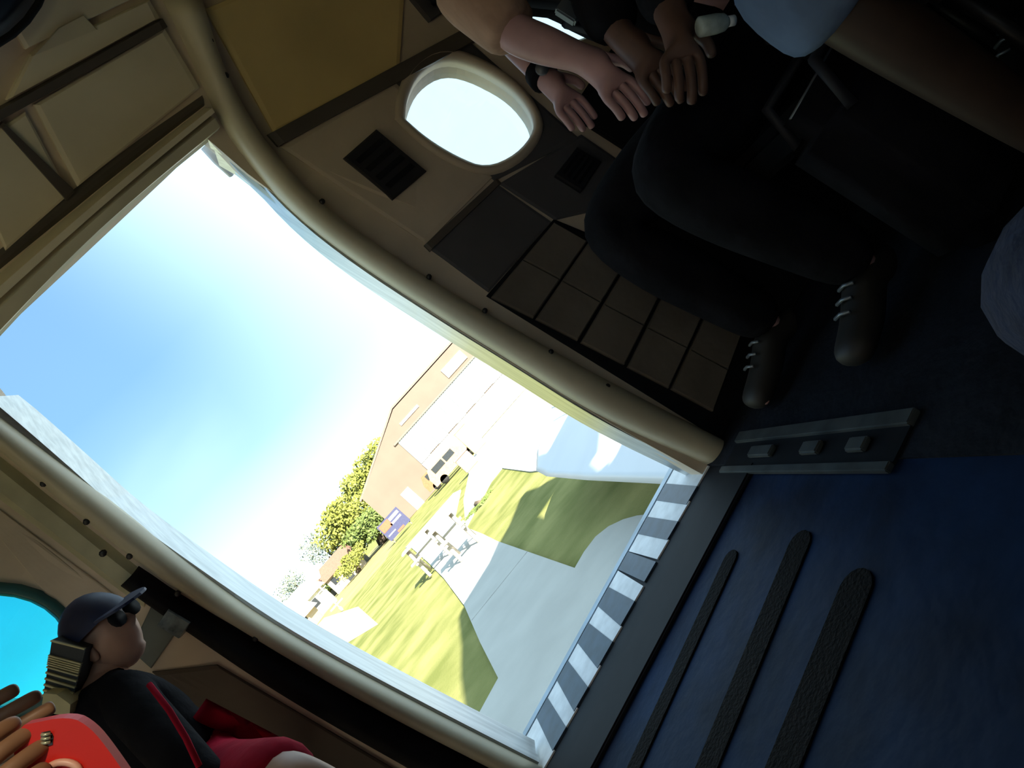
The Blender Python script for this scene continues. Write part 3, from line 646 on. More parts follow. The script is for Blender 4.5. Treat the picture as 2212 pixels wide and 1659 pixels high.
def pole(px, py, gy, label, r=.06):
    x, h = gat(px, py, gy); e = empty('pole', mw=GM @ Matrix.Translation((x, gy, 0))); tag(e, label, 'pole', 'poles in the field'); m = mat('pale_pole', (.6, .56, .5), .6)
    tube('shaft', [(0, 0, 0), (0, 0, h)], [r, r * .7], m, e, sides=8); box('crossarm', (-.45, .45, -.04, .04, h - .35, h - .27), m, e); tube('footing', [(0, 0, 0), (0, 0, .25)], r * 2, m, e, sides=8)
pole(718, 1298, 40, 'thin pale pole standing in the lawn beside the track', .04); pole(690, 1268, 64, 'pale pole between the white shed and the houses', .1)
bx2, _ = gat(706, 1312, 80); e = empty('portable_cabin', mw=GM @ Matrix.Translation((bx2, 80, 0))); tag(e, 'small blue cabin beside the white shed', 'cabin'); M_CB = mat('bright_blue_panel', (.05, .28, .45), .5)
box('body', (-.6, .6, 0, 1.2, .1, 2.1), M_CB, e); box('roof', (-.68, .68, -.08, 1.28, 2.1, 2.25), M_HW, e); box('door', (-.35, .35, -.03, 0, .15, 1.9), M_HW, e); box('skid', (-.6, .6, .1, .3, 0, .1), M_RUB, e)

# ------------------------------------------------------------------ people
M_SKIN = mat('skin_light', (0.52, 0.30, 0.21), 0.5, var=0.10, scale=18); M_SKIN2 = mat('skin_brown', (0.26, 0.13, 0.07), 0.5, var=0.12, scale=18); M_SKINP = mat('skin_pink', (0.56, 0.33, 0.32), 0.5, var=0.12, scale=14)
M_SKIN3 = mat('skin_dark', (0.040, 0.023, 0.016), 0.5, var=.15, scale=18); M_SKIN4 = mat('skin_deep_brown', (0.14, 0.075, 0.055), 0.5, var=.15, scale=18); M_HAIR = mat('dark_hair', (0.02, 0.014, 0.01), 0.5, var=.3, scale=40); M_EYE = mat('eye_dark', (0.03, 0.02, 0.02), 0.2)
M_CLB = mat('black_cloth', (0.010, 0.010, 0.013), 0.9, var=.3, scale=12, bump=.3, bscale=25, spec=.1); M_PEACH = mat('peach_shirt', (0.52, 0.33, 0.24), 0.85, var=.12, scale=9, bump=.5, bscale=16, stretch=(1, 6, 1))
M_LBLUE = mat('light_blue_cloth', (0.14, 0.22, 0.38), 0.9, var=.22, scale=7, bump=.4, bscale=18); M_DENIM = mat('blue_denim', (0.02, 0.035, 0.085), 0.9, var=.3, scale=26, bump=.4, bscale=60)
M_REDC = mat('crimson_cloth', (0.40, 0.010, 0.035), 0.9, spec=0.08, var=.15, scale=9, bump=.3, bscale=18); M_NVC = mat('navy_cap_cloth', (0.012, 0.02, 0.07), 0.55, var=.2, scale=12)
M_SHOE = mat('dark_sandal', (0.02, 0.018, 0.016), 0.6); M_GREYB = mat('grey_buckle', (0.22, 0.25, 0.28), 0.4, metal=.5)
M_STRAPD = mat('dark_strap', (0.02, 0.022, 0.03), 0.7)

def skin_geo(V, rad, E, sub=2):
    me = bpy.data.meshes.new('tmp'); me.from_pydata([tuple(v) for v in V], E, []); me.update()
    o = bpy.data.objects.new('tmp', me); COL.objects.link(o); sk = o.modifiers.new('s', 'SKIN'); sk.use_smooth_shade = True
    if not me.skin_vertices:
        me.skin_vertices.new()
    for i, d in enumerate(me.skin_vertices[0].data):
        r = rad[i]; d.radius = (r, r) if not isinstance(r, tuple) else r; d.use_root = (i == 0)
    ss = o.modifiers.new('u', 'SUBSURF'); ss.levels = sub; ss.render_levels = sub
    dg = bpy.context.evaluated_depsgraph_get(); m2 = bpy.data.meshes.new_from_object(o.evaluated_get(dg))
    vs = [v.co.copy() for v in m2.vertices]; fs = [tuple(p.vertices) for p in m2.polygons]
    bpy.data.objects.remove(o, do_unlink=True); bpy.data.meshes.remove(m2); return vs, fs
class Sk:
    def __init__(s): s.V, s.R, s.E = [], [], []
    def add(s, p, r, prev=None):
        s.V.append(Vector(p)); s.R.append(r); i = len(s.V) - 1
        if prev is not None: s.E.append((prev, i))
        return i
    def chain(s, pts, prev=None):
        for p, r in pts: prev = s.add(p, r, prev)
        return prev
    def hand(s, wrist_i, d, n, side=1, curl=0.35, size=1.0):
        """palm + four fingers + thumb; d: pointing, n: back of hand, side: thumb side"""
        d = Vector(d).normalized(); n = Vector(n); n = (n - d * n.dot(d)).normalized(); t = d.cross(n) * side; W = s.V[wrist_i]; k = size
        palm = s.add(W + d * .045 * k, (.030 * k, .020 * k), wrist_i); pk = s.add(W + d * .075 * k, (.034 * k, .018 * k), palm)
        for off, ln in ((.030, .070), (.010, .082), (-.011, .076), (-.031, .058)):
            b = W + d * .092 * k + t * off * k; c = s.add(b, .0105 * k, pk); pos = b; a = curl * .5
            for f in (.45, .32, .23):
                dd = d * math.cos(a) - n * math.sin(a); pos = pos + dd * ln * f * k; c = s.add(pos, .0092 * k, c); a += curl
        th = W + d * .03 * k + t * .032 * k; c = s.add(th, .013 * k, palm); dd = (d * .75 + t * .6 - n * .15 * curl * 3).normalized(); th = th + dd * .035 * k; c = s.add(th, .0115 * k, c); dd = (d + t * .12 - n * .5 * curl).normalized(); s.add(th + dd * .028 * k, .0095 * k, c)
    def geo(s, sub=2): return skin_geo(s.V, s.R, s.E, sub)
def head_geo(c, face, size=1.0):
    bm = bmesh.new(); bmesh.ops.create_uvsphere(bm, u_segments=28, v_segments=20, radius=1.0)
    for v in bm.verts:                                   # local: face looks to +x, z up
        x, y, z = v.co; jaw = 1 - .28 * max(0, -z - .15)
        v.co = Vector((x * .100 * (1 - .10 * max(0, -z)), y * .078 * jaw, z * .120))
        q = math.exp(-((y / .16) ** 2)) if x > 0 else 0
        v.co.x += .030 * q * math.exp(-(((z + .12) / .16) ** 2)) + .008 * q * math.exp(-(((z + .48) / .10) ** 2)) - .010 * math.exp(-((abs(y) - .38) / .16) ** 2 - ((z - .10) / .13) ** 2) * (x > 0)
        if z < -.75 and x > .2: v.co.x += .012
    for sy in (-1, 1):
        g = bmesh.ops.create_uvsphere(bm, u_segments=8, v_segments=6, radius=.028)
        for v in g['verts']: v.co = Vector((v.co.x * .8 - .005, v.co.y * .35 + sy * .080, v.co.z * 1.15 - .005))
    f = Vector(face).normalized(); yv = Vector((0, 0, 1)).cross(f).normalized(); zv = f.cross(yv)
    M = Matrix((f, yv, zv)).transposed(); vs = [Vector(c) + M @ (v.co * size) for v in bm.verts]; fs = [tuple(v.index for v in p.verts) for p in bm.faces]
    bm.free(); return vs, fs, M
def combine(*gs):
    V, Fc = [], []
    for vs, fs in gs: o = len(V); V += vs; Fc += [tuple(i + o for i in f) for f in fs]
    return V, Fc
def person(label, m, joints, face, origin, hands=None, head_size=1.0, hair=True, sc=1.0, finger_sub=2):
    """joints: dict of name -> point; body grown as one skin, head joined on"""
    J = {k: Vector(v) for k, v in joints.items()}; k = Sk()
    pv = k.add(J['pelvis'], .115 * sc); sp = k.add(J['pelvis'].lerp(J['chest'], .5), .105 * sc, pv); ch = k.add(J['chest'], .125 * sc, sp)
    nk = k.add(J['neck'], .052 * sc, ch); k.add(J['neck'].lerp(J['head'], .6), .05 * sc, nk)
    for s in 'LR':
        sh = k.add(J['sh' + s], .058 * sc, ch); up = k.add(J['sh' + s].lerp(J['el' + s], .5), .047 * sc, sh); el = k.add(J['el' + s], .041 * sc, up)
        fa = k.add(J['el' + s].lerp(J['wr' + s], .35), .041 * sc, el); wr = k.add(J['wr' + s], .028 * sc, fa)
        d, n, side, curl = (hands or {}).get(s, ((J['wr' + s] - J['el' + s]).normalized(), (0, 0, 1), 1, .35)); k.hand(wr, d, n, side, curl, .98 * sc)
        hp = k.add(J['hip' + s], .095 * sc, pv); th = k.add(J['hip' + s].lerp(J['kn' + s], .5), .078 * sc, hp); kn = k.add(J['kn' + s], .058 * sc, th)
        cf = k.add(J['kn' + s].lerp(J['an' + s], .35), .055 * sc, kn); an = k.add(J['an' + s], .035 * sc, cf)
        ft = (J['to' + s] - J['an' + s]); bl = k.add(J['an' + s] + ft * .55, (.040 * sc, .026 * sc), an)
        sd = Vector((0, 0, 1)).cross(ft).normalized()
        for q, ln in ((-.03, 1.0), (-.014, .99), (.002, .95), (.016, .90), (.030, .84)): k.add(J['an' + s] + ft * ln + sd * q * sc * (1 if s == 'L' else -1), .011 * sc, bl)
    bg = k.geo(2); hv, hf, HM = head_geo(J['head'], face, head_size); V, Fc = combine(bg, (hv, hf)); O = Vector(origin)
    o = mesh_obj('person', [v - O for v in V], Fc, m, smooth=True); o.location = O; tag(o, label, 'person')
    for sy in (-1, 1):
        p = J['head'] + HM @ (Vector((.088, sy * .030, .012)) * head_size) - O; b = bmesh.new(); bmesh.ops.create_uvsphere(b, u_segments=8, v_segments=6, radius=.011 * head_size); bmesh.ops.translate(b, vec=p, verts=b.verts[:]); bm_obj('eye', b, M_EYE, o, smooth=True)
    if hair:
        b = bmesh.new(); bmesh.ops.create_uvsphere(b, u_segments=20, v_segments=14, radius=1.0)
        bmesh.ops.delete(b, geom=[v for v in b.verts if v.co.z < -.15 or (v.co.x > .45 and v.co.z < .45)], context='VERTS')
        for v in b.verts: v.co = J['head'] + HM @ (Vector((v.co.x * .108, v.co.y * .086, v.co.z * .128 + .004)) * head_size) - O
        bm_obj('hair', b, M_HAIR, o, smooth=True)
    return o, J, HM
def cloth(name, parent, chains, m, sub=2):
    """garment: skin grown on its own skeleton; chains start from the first chain's first joint"""
    k = Sk(); O = parent.location; idx = {}
    for ch in chains:
        prev = None
        for key, p, r in ch:
            if key in idx: prev = idx[key]; continue
            prev = k.add(Vector(p) - O, r, prev); idx[key] = prev
    return mesh_obj(name, *k.geo(sub), m, parent, smooth=True)
def seated_clothes(o, J, sc, topm, botm, leg_t=1.0, sleeve_t=.45, full=False, bulk=1.0):
    L = lambda a, b, t: J[a].lerp(J[b], t)
    tp = [[('p', J['pelvis'] + Vector((0, 0, .03)), .13 * sc), ('m', L('pelvis', 'chest', .5), .125 * sc), ('c', J['chest'], .145 * sc), ('n', L('chest', 'neck', .72), .075 * sc)]]
    for s in 'LR':
        tp.append([('c', J['chest'], 0), ('s' + s, J['sh' + s], .075 * sc), ('u' + s, L('sh' + s, 'el' + s, sleeve_t * .5), .068 * sc), ('e' + s, L('sh' + s, 'el' + s, sleeve_t), .066 * sc)] + ([('w' + s, L('el' + s, 'wr' + s, .45), .056 * sc), ('x' + s, L('el' + s, 'wr' + s, .92), .046 * sc)] if full else []))
    cloth('shirt', o, tp, topm)
    bt = [[('p', J['pelvis'], .135 * sc)]]
    for s in 'LR':
        if leg_t > 1: bt.append([('p', 0, 0), ('h' + s, J['hip' + s], .112 * sc), ('t' + s, L('hip' + s, 'kn' + s, .5), .094 * sc * bulk), ('k' + s, J['kn' + s], .076 * sc * bulk), ('f' + s, L('kn' + s, 'an' + s, .5), .068 * sc * bulk), ('a' + s, L('kn' + s, 'an' + s, leg_t - 1), .056 * sc * bulk)])
        else: bt.append([('p', 0, 0), ('h' + s, J['hip' + s], .112 * sc), ('t' + s, L('hip' + s, 'kn' + s, .5 * leg_t), .098 * sc), ('k' + s, L('hip' + s, 'kn' + s, leg_t), .094 * sc)])
    cloth('trousers' if leg_t > 1 else 'shorts', o, bt, botm)
def strapband(name, parent, c, axis, r, w, m, th=.004):
    """a short band round a limb"""
    a = Vector(axis).normalized(); O = parent.location
    return tube(name, [Vector(c) - a * w / 2 - O, Vector(c) - a * w / 2.2 - O, Vector(c) + a * w / 2.2 - O, Vector(c) + a * w / 2 - O], [r, r + th, r + th, r], m, parent, sides=18)
def shoes(o, J, sc, m):
    for s in 'LR':
        a = J['an' + s]; ft = J['to' + s] - a; O = o.location; k = Sk()
        i = k.add(a + Vector((0, 0, .01)) - O, .045 * sc); h = k.add(a - ft.normalized() * .03 + Vector((0, 0, -.035)) - O, .042 * sc, i); b = k.add(a + ft * .55 - O, (.052 * sc, .040 * sc), i); k.add(a + ft * 1.06 + Vector((0, 0, .014)) - O, (.050 * sc, .034 * sc), b)
        sh = mesh_obj('shoe', *k.geo(2), m, o, smooth=True)
        sd = Vector((0, 0, 1)).cross(ft).normalized() * .022
        for q in (.35, .5, .65): tube('lace', [a + ft * q + Vector((0, 0, .045)) - sd - O, a + ft * q + Vector((0, 0, .050)) - O, a + ft * q + Vector((0, 0, .045)) + sd - O], .004, M_GREYB, sh, sides=5)
def sandals(o, J, sc, m):
    for s in 'LR':
        ft = J['to' + s] - J['an' + s]; ft.z = 0; d = ft.normalized(); sd = Vector((0, 0, 1)).cross(d); a = J['an' + s].copy(); a.z = 0.006; O = o.location
        pts = [a - d * .06 * sc + sd * .03 * sc, a - d * .06 * sc - sd * .03 * sc, a + d * .09 * sc - sd * .04 * sc, a + d * .19 * sc - sd * .036 * sc, a + d * .215 * sc, a + d * .19 * sc + sd * .036 * sc, a + d * .09 * sc + sd * .04 * sc]
        so = prism('sandal', [p - O for p in pts], (0, 0, .016), m, o)
        so['label'] = 'dark flat sandal'
        tube('strap', [a + d * .12 * sc - sd * .04 * sc - O + Vector((0, 0, .01)), a + d * .12 * sc - O + Vector((0, 0, .075 * sc)), a + d * .12 * sc + sd * .04 * sc - O + Vector((0, 0, .01))], .009, m, so if False else o, sides=6)

# passenger A: by the second window, facing the tail, dark trousers, peach short sleeves, black watch
JA = dict(pelvis=(1.16, 1.36, .50), chest=(1.17, 1.36, .90), neck=(1.13, 1.36, 1.11), head=(1.09, 1.36, 1.27),
          shL=at(992, -40, 1.20), elL=at(1118, 78, 1.16), wrL=at(1262, 128, 1.14), shR=(1.10, 1.52, 1.08), elR=at(1085, 60, 1.46), wrR=at(1172, 165, 1.36),
          hipL=(1.14, 1.27, .48), knL=at(1420, 380, 1.22), anL=(.80, 1.24, .085), toL=(.60, 1.21, .03), hipR=(1.14, 1.46, .48), knR=at(1300, 500, 1.52), anR=(.74, 1.56, .085), toR=(.54, 1.55, .03))
oA, JA, HA = person('seated passenger in dark trousers and peach short sleeves with a black wristwatch', M_SKINP, JA, (-1, .15, -.1), (1.16, 1.36, 0),
                    hands=dict(L=((at(1345, 200, 1.12) - at(1262, 128, 1.14)), (0, -1, .3), -1, .3), R=((at(1335, 335, 1.33) - at(1172, 165, 1.36)), (0, -1, .2), -1, .18)), head_size=.95, sc=.92)
seated_clothes(oA, JA, .95, M_CLB, M_CLB, 2.0, .5, bulk=1.22)
# loose peach sleeve of the near arm
d_ = JA['elL'] - JA['shL']
cloth('sleeve', oA, [[('a', JA['shL'] - d_ * .2, .080), ('b', JA['shL'] + d_ * .45, .066), ('c', JA['shL'] + d_ * .86, .060), ('e', JA['shL'] + d_ * .97, .052)]], M_PEACH)
wb = strapband('watch', oA, JA['wrR'] - (JA['wrR'] - JA['elR']).normalized() * .004, JA['wrR'] - JA['elR'], .029, .030, M_CLB); wb['label'] = 'black wristwatch with grey face'
wfc = JA['wrR'] + Vector((-.006, -.031, .004)); tube('watch_face', [wfc - oA.location, wfc + Vector((-.002, -.008, 0)) - oA.location], .014, M_GREYB, oA, sides=14)
stp = tube('harness_strap', [JA['shL'] + Vector((.02, .09, .05)) - oA.location, at(1236, 10, 1.18) - oA.location, at(1222, 45, 1.18) - oA.location, JA['pelvis'] + Vector((-.10, -.03, .08)) - oA.location], .014, M_STRAPD, oA, sides=6)
bk = at(1228, 28, 1.165); box('buckle', (bk.x - .016 - oA.location.x, bk.x + .016 - oA.location.x, bk.y - .012 - oA.location.y, bk.y + .006 - oA.location.y, bk.z - .022, bk.z + .022), M_GREYB, oA, bev=.003)
shoes(oA, JA, .95, M_SHOE)

# passenger B: further forward, brown hands clasped, dark clothes
JB = dict(pelvis=(1.70, 1.06, .50), chest=(1.56, 1.06, .87), neck=(1.48, 1.06, 1.07), head=(1.43, 1.06, 1.23), shL=(1.46, .90, 1.01), elL=at(1425, -70, 1.0), wrL=at(1452, 45, .98), shR=(1.47, 1.23, 1.01), elR=at(1290, -10, 1.10), wrR=at(1345, 85, 1.08),
          hipL=(1.68, .99, .48), knL=(1.30, 1.01, .52), anL=(1.38, 1.01, .085), toL=(1.18, 1.01, .03), hipR=(1.68, 1.14, .48), knR=(1.31, 1.12, .52), anR=(1.39, 1.13, .085), toR=(1.19, 1.13, .03))
oB, JB, HB = person('seated passenger in black clothes with clasped hands, forward of the peach-sleeved passenger', M_SKIN4, JB, (-1, .1, -.1), (1.70, 1.06, 0),
                    hands=dict(L=((at(1470, 115, .96) - at(1452, 45, .98)), (0, -1, .2), -1, .4), R=((at(1425, 165, 1.06) - at(1345, 85, 1.08)), (0, -1, .4), -1, .3)), sc=.92, head_size=.95)
seated_clothes(oB, JB, .95, M_CLB, M_CLB, 1.98, .98, full=True)
shoes(oB, JB, .95, M_SHOE)

# passenger C: near the camera on the right, light blue shorts, bare legs
kc = at(1662, -92, .80)
JC = dict(pelvis=(1.28, .76, .46), chest=(1.36, .74, .84), neck=(1.34, .74, 1.05), head=(1.30, .74, 1.22), shL=(1.33, .55, 1.0), elL=(1.20, .48, .74), wrL=(.98, .52, .66), shR=(1.33, .93, 1.0), elR=(1.22, 1.0, .74), wrR=(1.02, .96, .68),
          hipL=(1.25, .67, .45), knL=(.86, .52, .50), anL=(.98, .44, .09), toL=(.78, .40, .03), hipR=(1.25, .86, .45), knR=(kc.x, .80, kc.z), anR=at(2300, 350, .70), toR=at(2300, 350, .70) + Vector((-.2, -.03, -.05)))
JC['anR'] = Vector((kc.x + .01, .80, .09)); JC['toR'] = Vector((kc.x - .19, .78, .03))
oC, JC, HC_ = person('seated passenger in light blue shorts with bare legs, nearest on the right', M_SKIN3, JC, (-1, .1, -.1), (1.28, .76, 0), sc=.95,
                     hands=dict(L=((-1, .2, -.25), (0, -.2, 1), -1, .2), R=((-1, -.1, -.2), (0, .2, 1), 1, .2)))
seated_clothes(oC, JC, .98, M_CLB, M_LBLUE, .9, .5)
cloth('shorts_leg', oC, [[('a', JC['hipR'].lerp(JC['knR'], .6), .098), ('b', JC['knR'], .094), ('c', JC['knR'].lerp(JC['anR'], .16), .092), ('d', JC['knR'].lerp(JC['anR'], .27), .090)]], M_LBLUE)
sandals(oC, JC, .98, M_SHOE)
# small pale bottle held between B and C
pb = at(1545, 52, .93); e = empty('water_bottle', pb - Vector((0, 0, .03))); tag(e, 'small pale plastic bottle lying above the dark lap beside the blue shorts', 'bottle'); M_BOT = mat('pale_bottle_plastic', (.45, .55, .53), .25, var=.3, scale=30)
dd = (at(1580, 45, .93) - pb).normalized()
tube('body', [Vector((0, 0, .03)) + dd * t for t in (-.028, -.026, 0, .014, .022)], [.012, .015, .015, .013, .007], M_BOT, e, sides=14); tube('cap', [Vector((0, 0, .03)) + dd * t for t in (.021, .032)], .008, M_CHKW, e, sides=12)

# photographer's own denim knee at the lower right edge
JP0 = at(2235, 610, .46)
oP = None
k = Sk(); kn = Vector((.385, .47, .285)); hp = Vector((.24, -.05, .27)); an = Vector((.43, .50, .05))
a0 = k.add(hp, .085); a1 = k.add(hp.lerp(kn, .5), .078, a0); a2 = k.add(kn, .062, a1); a3 = k.add(kn.lerp(an, .4), .056, a2); a4 = k.add(an, .034, a3); a5 = k.add(an + Vector((.02, .12, -.02)), (.04, .026), a4)
for q in (-.028, -.012, .004, .018, .03): k.add(an + Vector((.03 + q, .2 - abs(q), -.03)), .011, a5)
O = Vector((.3, .2, 0)); V, Fc = k.geo(2); oP = mesh_obj('person', [v - O for v in V], Fc, M_SKIN2, smooth=True); oP.location = O; tag(oP, "photographer's leg in blue denim at the lower right edge", 'person')
cloth('jeans', oP, [[('a', hp, .10), ('b', hp.lerp(kn, .5), .094), ('c', kn, .078), ('d', kn.lerp(an, .45), .070), ('e', kn.lerp(an, .8), .064)]], M_DENIM)

# passenger D: small person aft of the door in navy cap, dark jacket with red piping, crimson shorts
hd = at(232, 1375, 1.42); tz = at(285, 1540, 1.38)
JD = dict(pelvis=at(470, 1700, 1.42), chest=at(270, 1560, 1.42), neck=at(222, 1452, 1.42), head=hd, shL=at(272, 1508, 1.34), elL=at(372, 1620, 1.24), wrL=at(490, 1730, 1.16), shR=at(120, 1590, 1.42), elR=at(250, 1750, 1.40), wrR=at(400, 1830, 1.25),
          hipL=at(470, 1690, 1.40), knL=at(645, 1690, 1.02), hipR=at(420, 1760, 1.42), knR=at(560, 1800, 1.0))
for s in 'LR':
    kn_ = JD['kn' + s]; JD['an' + s] = Vector((kn_.x + .02, kn_.y - .02, .085)); JD['to' + s] = Vector((kn_.x + .08, kn_.y - .16, .03))
oD, JD, HD = person('small passenger in navy cap, dark jacket and crimson shorts aft of the doorway', M_SKIN, JD, Vector((.85, -.35, -.2)), (JD['pelvis'].x, JD['pelvis'].y, 0), sc=.68, head_size=.60, hair=False)
seated_clothes(oD, JD, .68, M_CLB, M_REDC, .93, .98, full=True)
# cap: crown and brim
def D(p): return JD['head'] + HD @ (Vector(p) * .62) - oD.location
b = bmesh.new(); bmesh.ops.create_uvsphere(b, u_segments=24, v_segments=16, radius=1.0); bmesh.ops.delete(b, geom=[v for v in b.verts if v.co.z < .12], context='VERTS')
for v in b.verts: v.co = D((v.co.x * .116, v.co.y * .096, v.co.z * .135 + .012))
cap = bm_obj('cap', b, M_NVC, oD, smooth=True)
brim = [D((.09 + .10 * math.sin(a) , -.085 * math.cos(a), .040 - .03 * math.sin(a))) for a in [math.pi * q / 10 for q in range(11)]]
prism('brim', brim + [D((.075, .0, .045))], HD @ Vector((0, 0, .005)), M_NVC, cap)
for sy in (-1, 1):
    c = D((.098, sy * .033, .012)); tube('sunglass_lens', [c, c + HD @ Vector((.006, 0, 0))], .017, M_BLK, oD, sides=12)
tube('piping', [at(322, 1478, 1.22) - oD.location, at(366, 1535, 1.19) - oD.location, at(402, 1595, 1.17) - oD.location, at(430, 1655, 1.15) - oD.location], .005, M_REDC, oD, sides=6)
sandals(oD, JD, .7, M_SHOE)

# red phone with camera cut-out, held up by two hands at the lower left corner
PY = 0.60
pc = [at(*p, PY) for p in [(52, 1566), (150, 1546), (196, 1572), (236, 1622), (300, 1715), (200, 1790), (60, 1740), (20, 1600)]]
ph = empty('smartphone', at(150, 1630, PY)); tag(ph, 'bright red phone case with camera cut-out held in a hand at the lower left', 'phone'); O = ph.location
M_REDP = mat('bright_red_plastic', (0.62, 0.022, 0.015), 0.45, var=.06, scale=6, spec=.3)
poly = smooth2([(p.x, p.z) for p in pc + [pc[0]]], 2)[:-1]
cs = prism('case', [Vector((x, PY, z)) - O for x, z in poly], (0, .011, 0), M_REDP, ph)
md = cs.modifiers.new('b', 'BEVEL'); md.width = .003; md.segments = 3; md.limit_method = 'ANGLE'
def pp(x, y, dy=0.0): return at(x, y, PY) + Vector((0, dy, 0)) - O
cc = [pp(*p, -.0005) for p in [(90, 1582), (108, 1578), (116, 1590), (114, 1608), (96, 1613), (88, 1600)]]
prism('camera_window', cc, (0, .004, 0), mat('camera_glass_dark', (.03, .035, .03), .2), ph)
M_LENS = mat('pale_lens_ring', (.5, .5, .35), .3, metal=.4)
for y in (1585, 1594, 1603): tube('lens', [pp(93, y, -.002), pp(102, y - 1, -.003), pp(112, y - 2, -.002)], .0013, M_LENS, ph, sides=6)
ring = [pp(140 + 34 * math.cos(a), 1664 + 20 * math.sin(a), -.002) for a in [2 * math.pi * q / 24 for q in range(25)]]
tube('grip_ring', ring, .0028, mat('peach_ring', (.75, .4, .3), .4), ph, sides=8, caps=False)
w1 = at(-285, 1925, .545); w2 = at(-215, 1700, .70)
JE = dict(pelvis=(-.98, .10, .44), chest=(-.94, .16, .78), neck=(-.91, .19, .96), head=(-.88, .22, 1.11), shL=(-1.00, .33, .90), elL=(-.72, .58, .70), wrL=w2, shR=(-.82, .03, .90), elR=(-.50, .28, .62), wrR=w1,
          hipL=(-.98, .18, .42), knL=(-.70, .50, .44), anL=(-.72, .54, .085), toL=(-.62, .66, .03), hipR=(-.92, .04, .42), knR=(-.58, .22, .44), anR=(-.58, .26, .085), toR=(-.46, .36, .03))
oE, JE, HE = person('passenger in a navy top holding up the red phone at the left edge', M_SKIN2, JE, (.8, .6, -.2), (-.98, .10, 0), sc=.76, head_size=.85,
                    hands=dict(L=((at(70, 1528, .70) - w2), (0, -1, .1), 1, .25), R=((at(-45, 1690, .575) - w1), (0, -1, .25), -1, .35)))
seated_clothes(oE, JE, .80, M_NVC, M_CLB, 1.98, .98, full=True); shoes(oE, JE, .8, M_SHOE)

# ribbed pale webbing with dark slots on the capped passenger's shoulder
RY = 1.345
O = at(130, 1450, RY)
M_RS = mat('pale_yellow_web', (.62, .56, .30), .55, var=.1, scale=20); M_RSD = mat('dark_web', (.035, .04, .04), .6)
def rp_(s, t, dy=0.0):
    A = ((112, 1382), (185, 1400)); B = ((92, 1512), (152, 1532))
    x0, y0 = lerp(A[0][0], B[0][0], t), lerp(A[0][1], B[0][1], t); x1, y1 = lerp(A[1][0], B[1][0], t), lerp(A[1][1], B[1][1], t)
    return at(lerp(x0, x1, s), lerp(y0, y1, s), RY) + Vector((0, dy, 0)) - O
def rquad(name, t0, t1, th, m, par, dp=.004): return prism(name, [rp_(0, t0, -th), rp_(1, t0, -th), rp_(1, t1, -th), rp_(0, t1, -th)], (0, th + dp, 0), m, par)
rs = rquad('shoulder_strap', 0, 1.0, 0.0, M_RSD, oD, .05); rs.location = O - oD.location; rs['label'] = 'pale yellow ribbed webbing with dark slots'
for t0, t1 in ((0, .02), (.24, .265), (.28, .30), (.315, .335), (.35, .37), (.385, .405), (.43, .455), (.52, .55), (.62, .65), (.72, .75), (.81, .84), (.90, .93)): rquad('rib', t0, t1, .005, M_RS, rs)
blk = prism('end_block', [at(*p, 1.31) - O for p in [(94, 1498), (122, 1500), (152, 1522), (150, 1545), (88, 1540)]], (0, .06, 0), M_RS, rs)

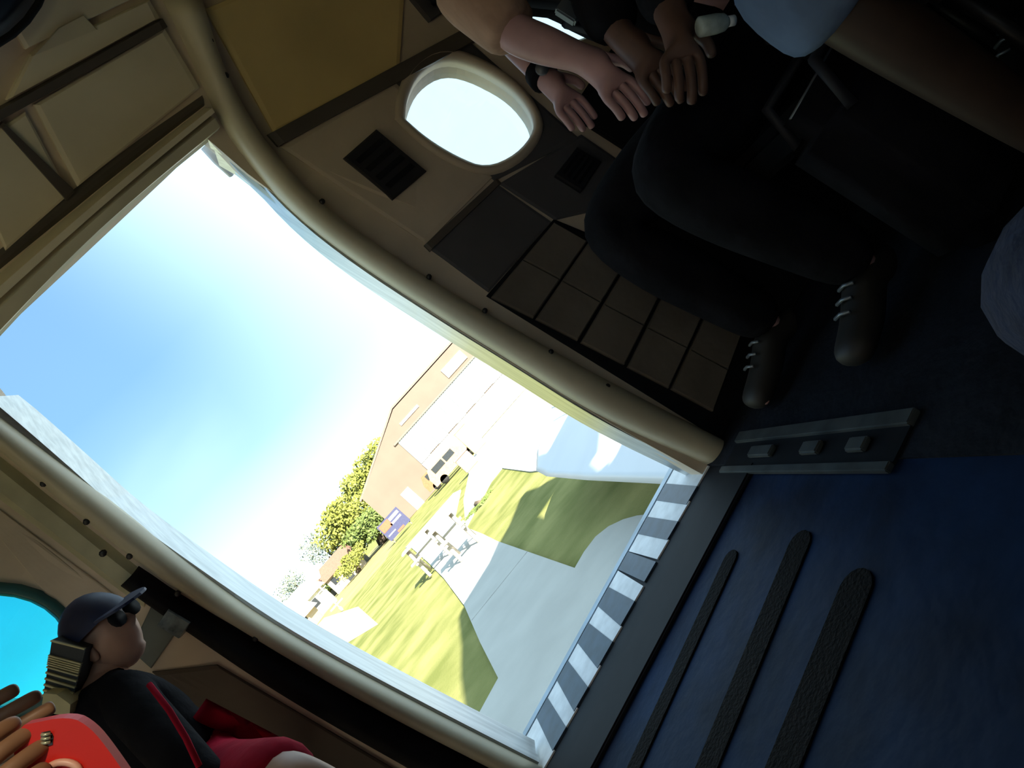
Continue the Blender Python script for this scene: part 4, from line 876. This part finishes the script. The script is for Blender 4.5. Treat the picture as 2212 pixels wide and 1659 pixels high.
# ------------------------------------------------------------------ dark lining, seats and bag on the forward side
M_LIN = mat('charcoal_lining', (0.016, 0.017, 0.021), 0.85, var=.25, scale=6, bump=.2, bscale=12, spec=.15)
for k, (xa, xb) in enumerate(((0.765, 1.01), (1.02, 1.60), (1.61, 2.2), (2.21, 2.8), (2.81, 3.29))): box('lining_panel', (xa, xb, 1.728, 1.752, 0.01, 0.80 if xa > 1 else 0.60), M_LIN, wp, bev=.006)
M_SEATF = mat('black_seat_fabric', (0.010, 0.010, 0.012), 0.9, var=.25, scale=16, spec=.1); M_SEATM = mat('dark_seat_frame', (0.03, 0.03, 0.034), 0.45, metal=.6)
def seat(x, y, label, w=.44):
    e = empty('passenger_seat', (x, y, 0.004)); tag(e, label, 'seat', 'cabin seats')
    box('cushion', (-.22, .20, -w / 2, w / 2, .30, .385), M_SEATF, e, bev=.02)
    bk = box('backrest', (-.04, .04, -w / 2, w / 2, 0, .62), M_SEATF, e, bev=.02); bk.location = (.245, 0, .32); bk.rotation_euler = (0, R(8), 0)
    for sx in (-.18, .18):
        for sy in (-1, 1): tube('leg', [(sx, sy * (w / 2 - .04), 0), (sx, sy * (w / 2 - .04), .31)], .014, M_SEATM, e, sides=8)
    for sy in (-1, 1): tube('armrest', [(.22, sy * (w / 2 - .01), .52), (-.10, sy * (w / 2 - .01), .52), (-.14, sy * (w / 2 - .01), .48)], .016, M_SEATM, e, sides=8)
seat(1.17, 1.37, 'black seat under the peach-sleeved passenger by the window'); seat(1.76, 1.06, 'black seat under the passenger with clasped hands'); seat(1.29, .77, 'black seat under the passenger in blue shorts')
bg = empty('duffel_bag', (.95, 1.05, 0.004)); tag(bg, 'black duffel bag on the floor between the two nearest passengers', 'bag')
b = bmesh.new(); box_bm(b, -.17, .17, -.075, .075, .0, .40, .05); bm_obj('body', b, M_CLB, bg, smooth=True)
for sy in (-.078, .078): tube('handle', [(-.1, sy, .34), (-.07, sy, .43), (.07, sy, .43), (.1, sy, .34)], .011, M_STRAPD, bg, sides=6)
tube('zip', [(-.12, 0, .40), (.12, 0, .40)], .004, M_GREYB, bg, sides=5)
def bench(x, y, h, label, w=.40, d=.36):
    e = empty('bench_seat', (x, y, 0.0)); tag(e, label, 'seat', 'low cabin benches')
    box('cushion', (-w / 2, w / 2, -d / 2, d / 2, h - .06, h), M_SEATF, e, bev=.015); box('apron_board', (-w / 2 + .02, w / 2 - .02, -d / 2 + .02, -d / 2 + .04, h - .14, h - .06), M_SEATM, e)
    for sx in (-1, 1):
        for sy in (-1, 1): tube('leg', [(sx * (w / 2 - .03), sy * (d / 2 - .03), 0), (sx * (w / 2 - .03), sy * (d / 2 - .03), h - .06)], .014, M_SEATM, e, sides=8)
bench(JD['pelvis'].x - .10, JD['pelvis'].y + .06, JD['pelvis'].z - .08, 'low black bench under the small passenger in the navy cap', .28, .30); bench(-1.0, .10, .35, 'low black bench under the passenger holding the red phone')
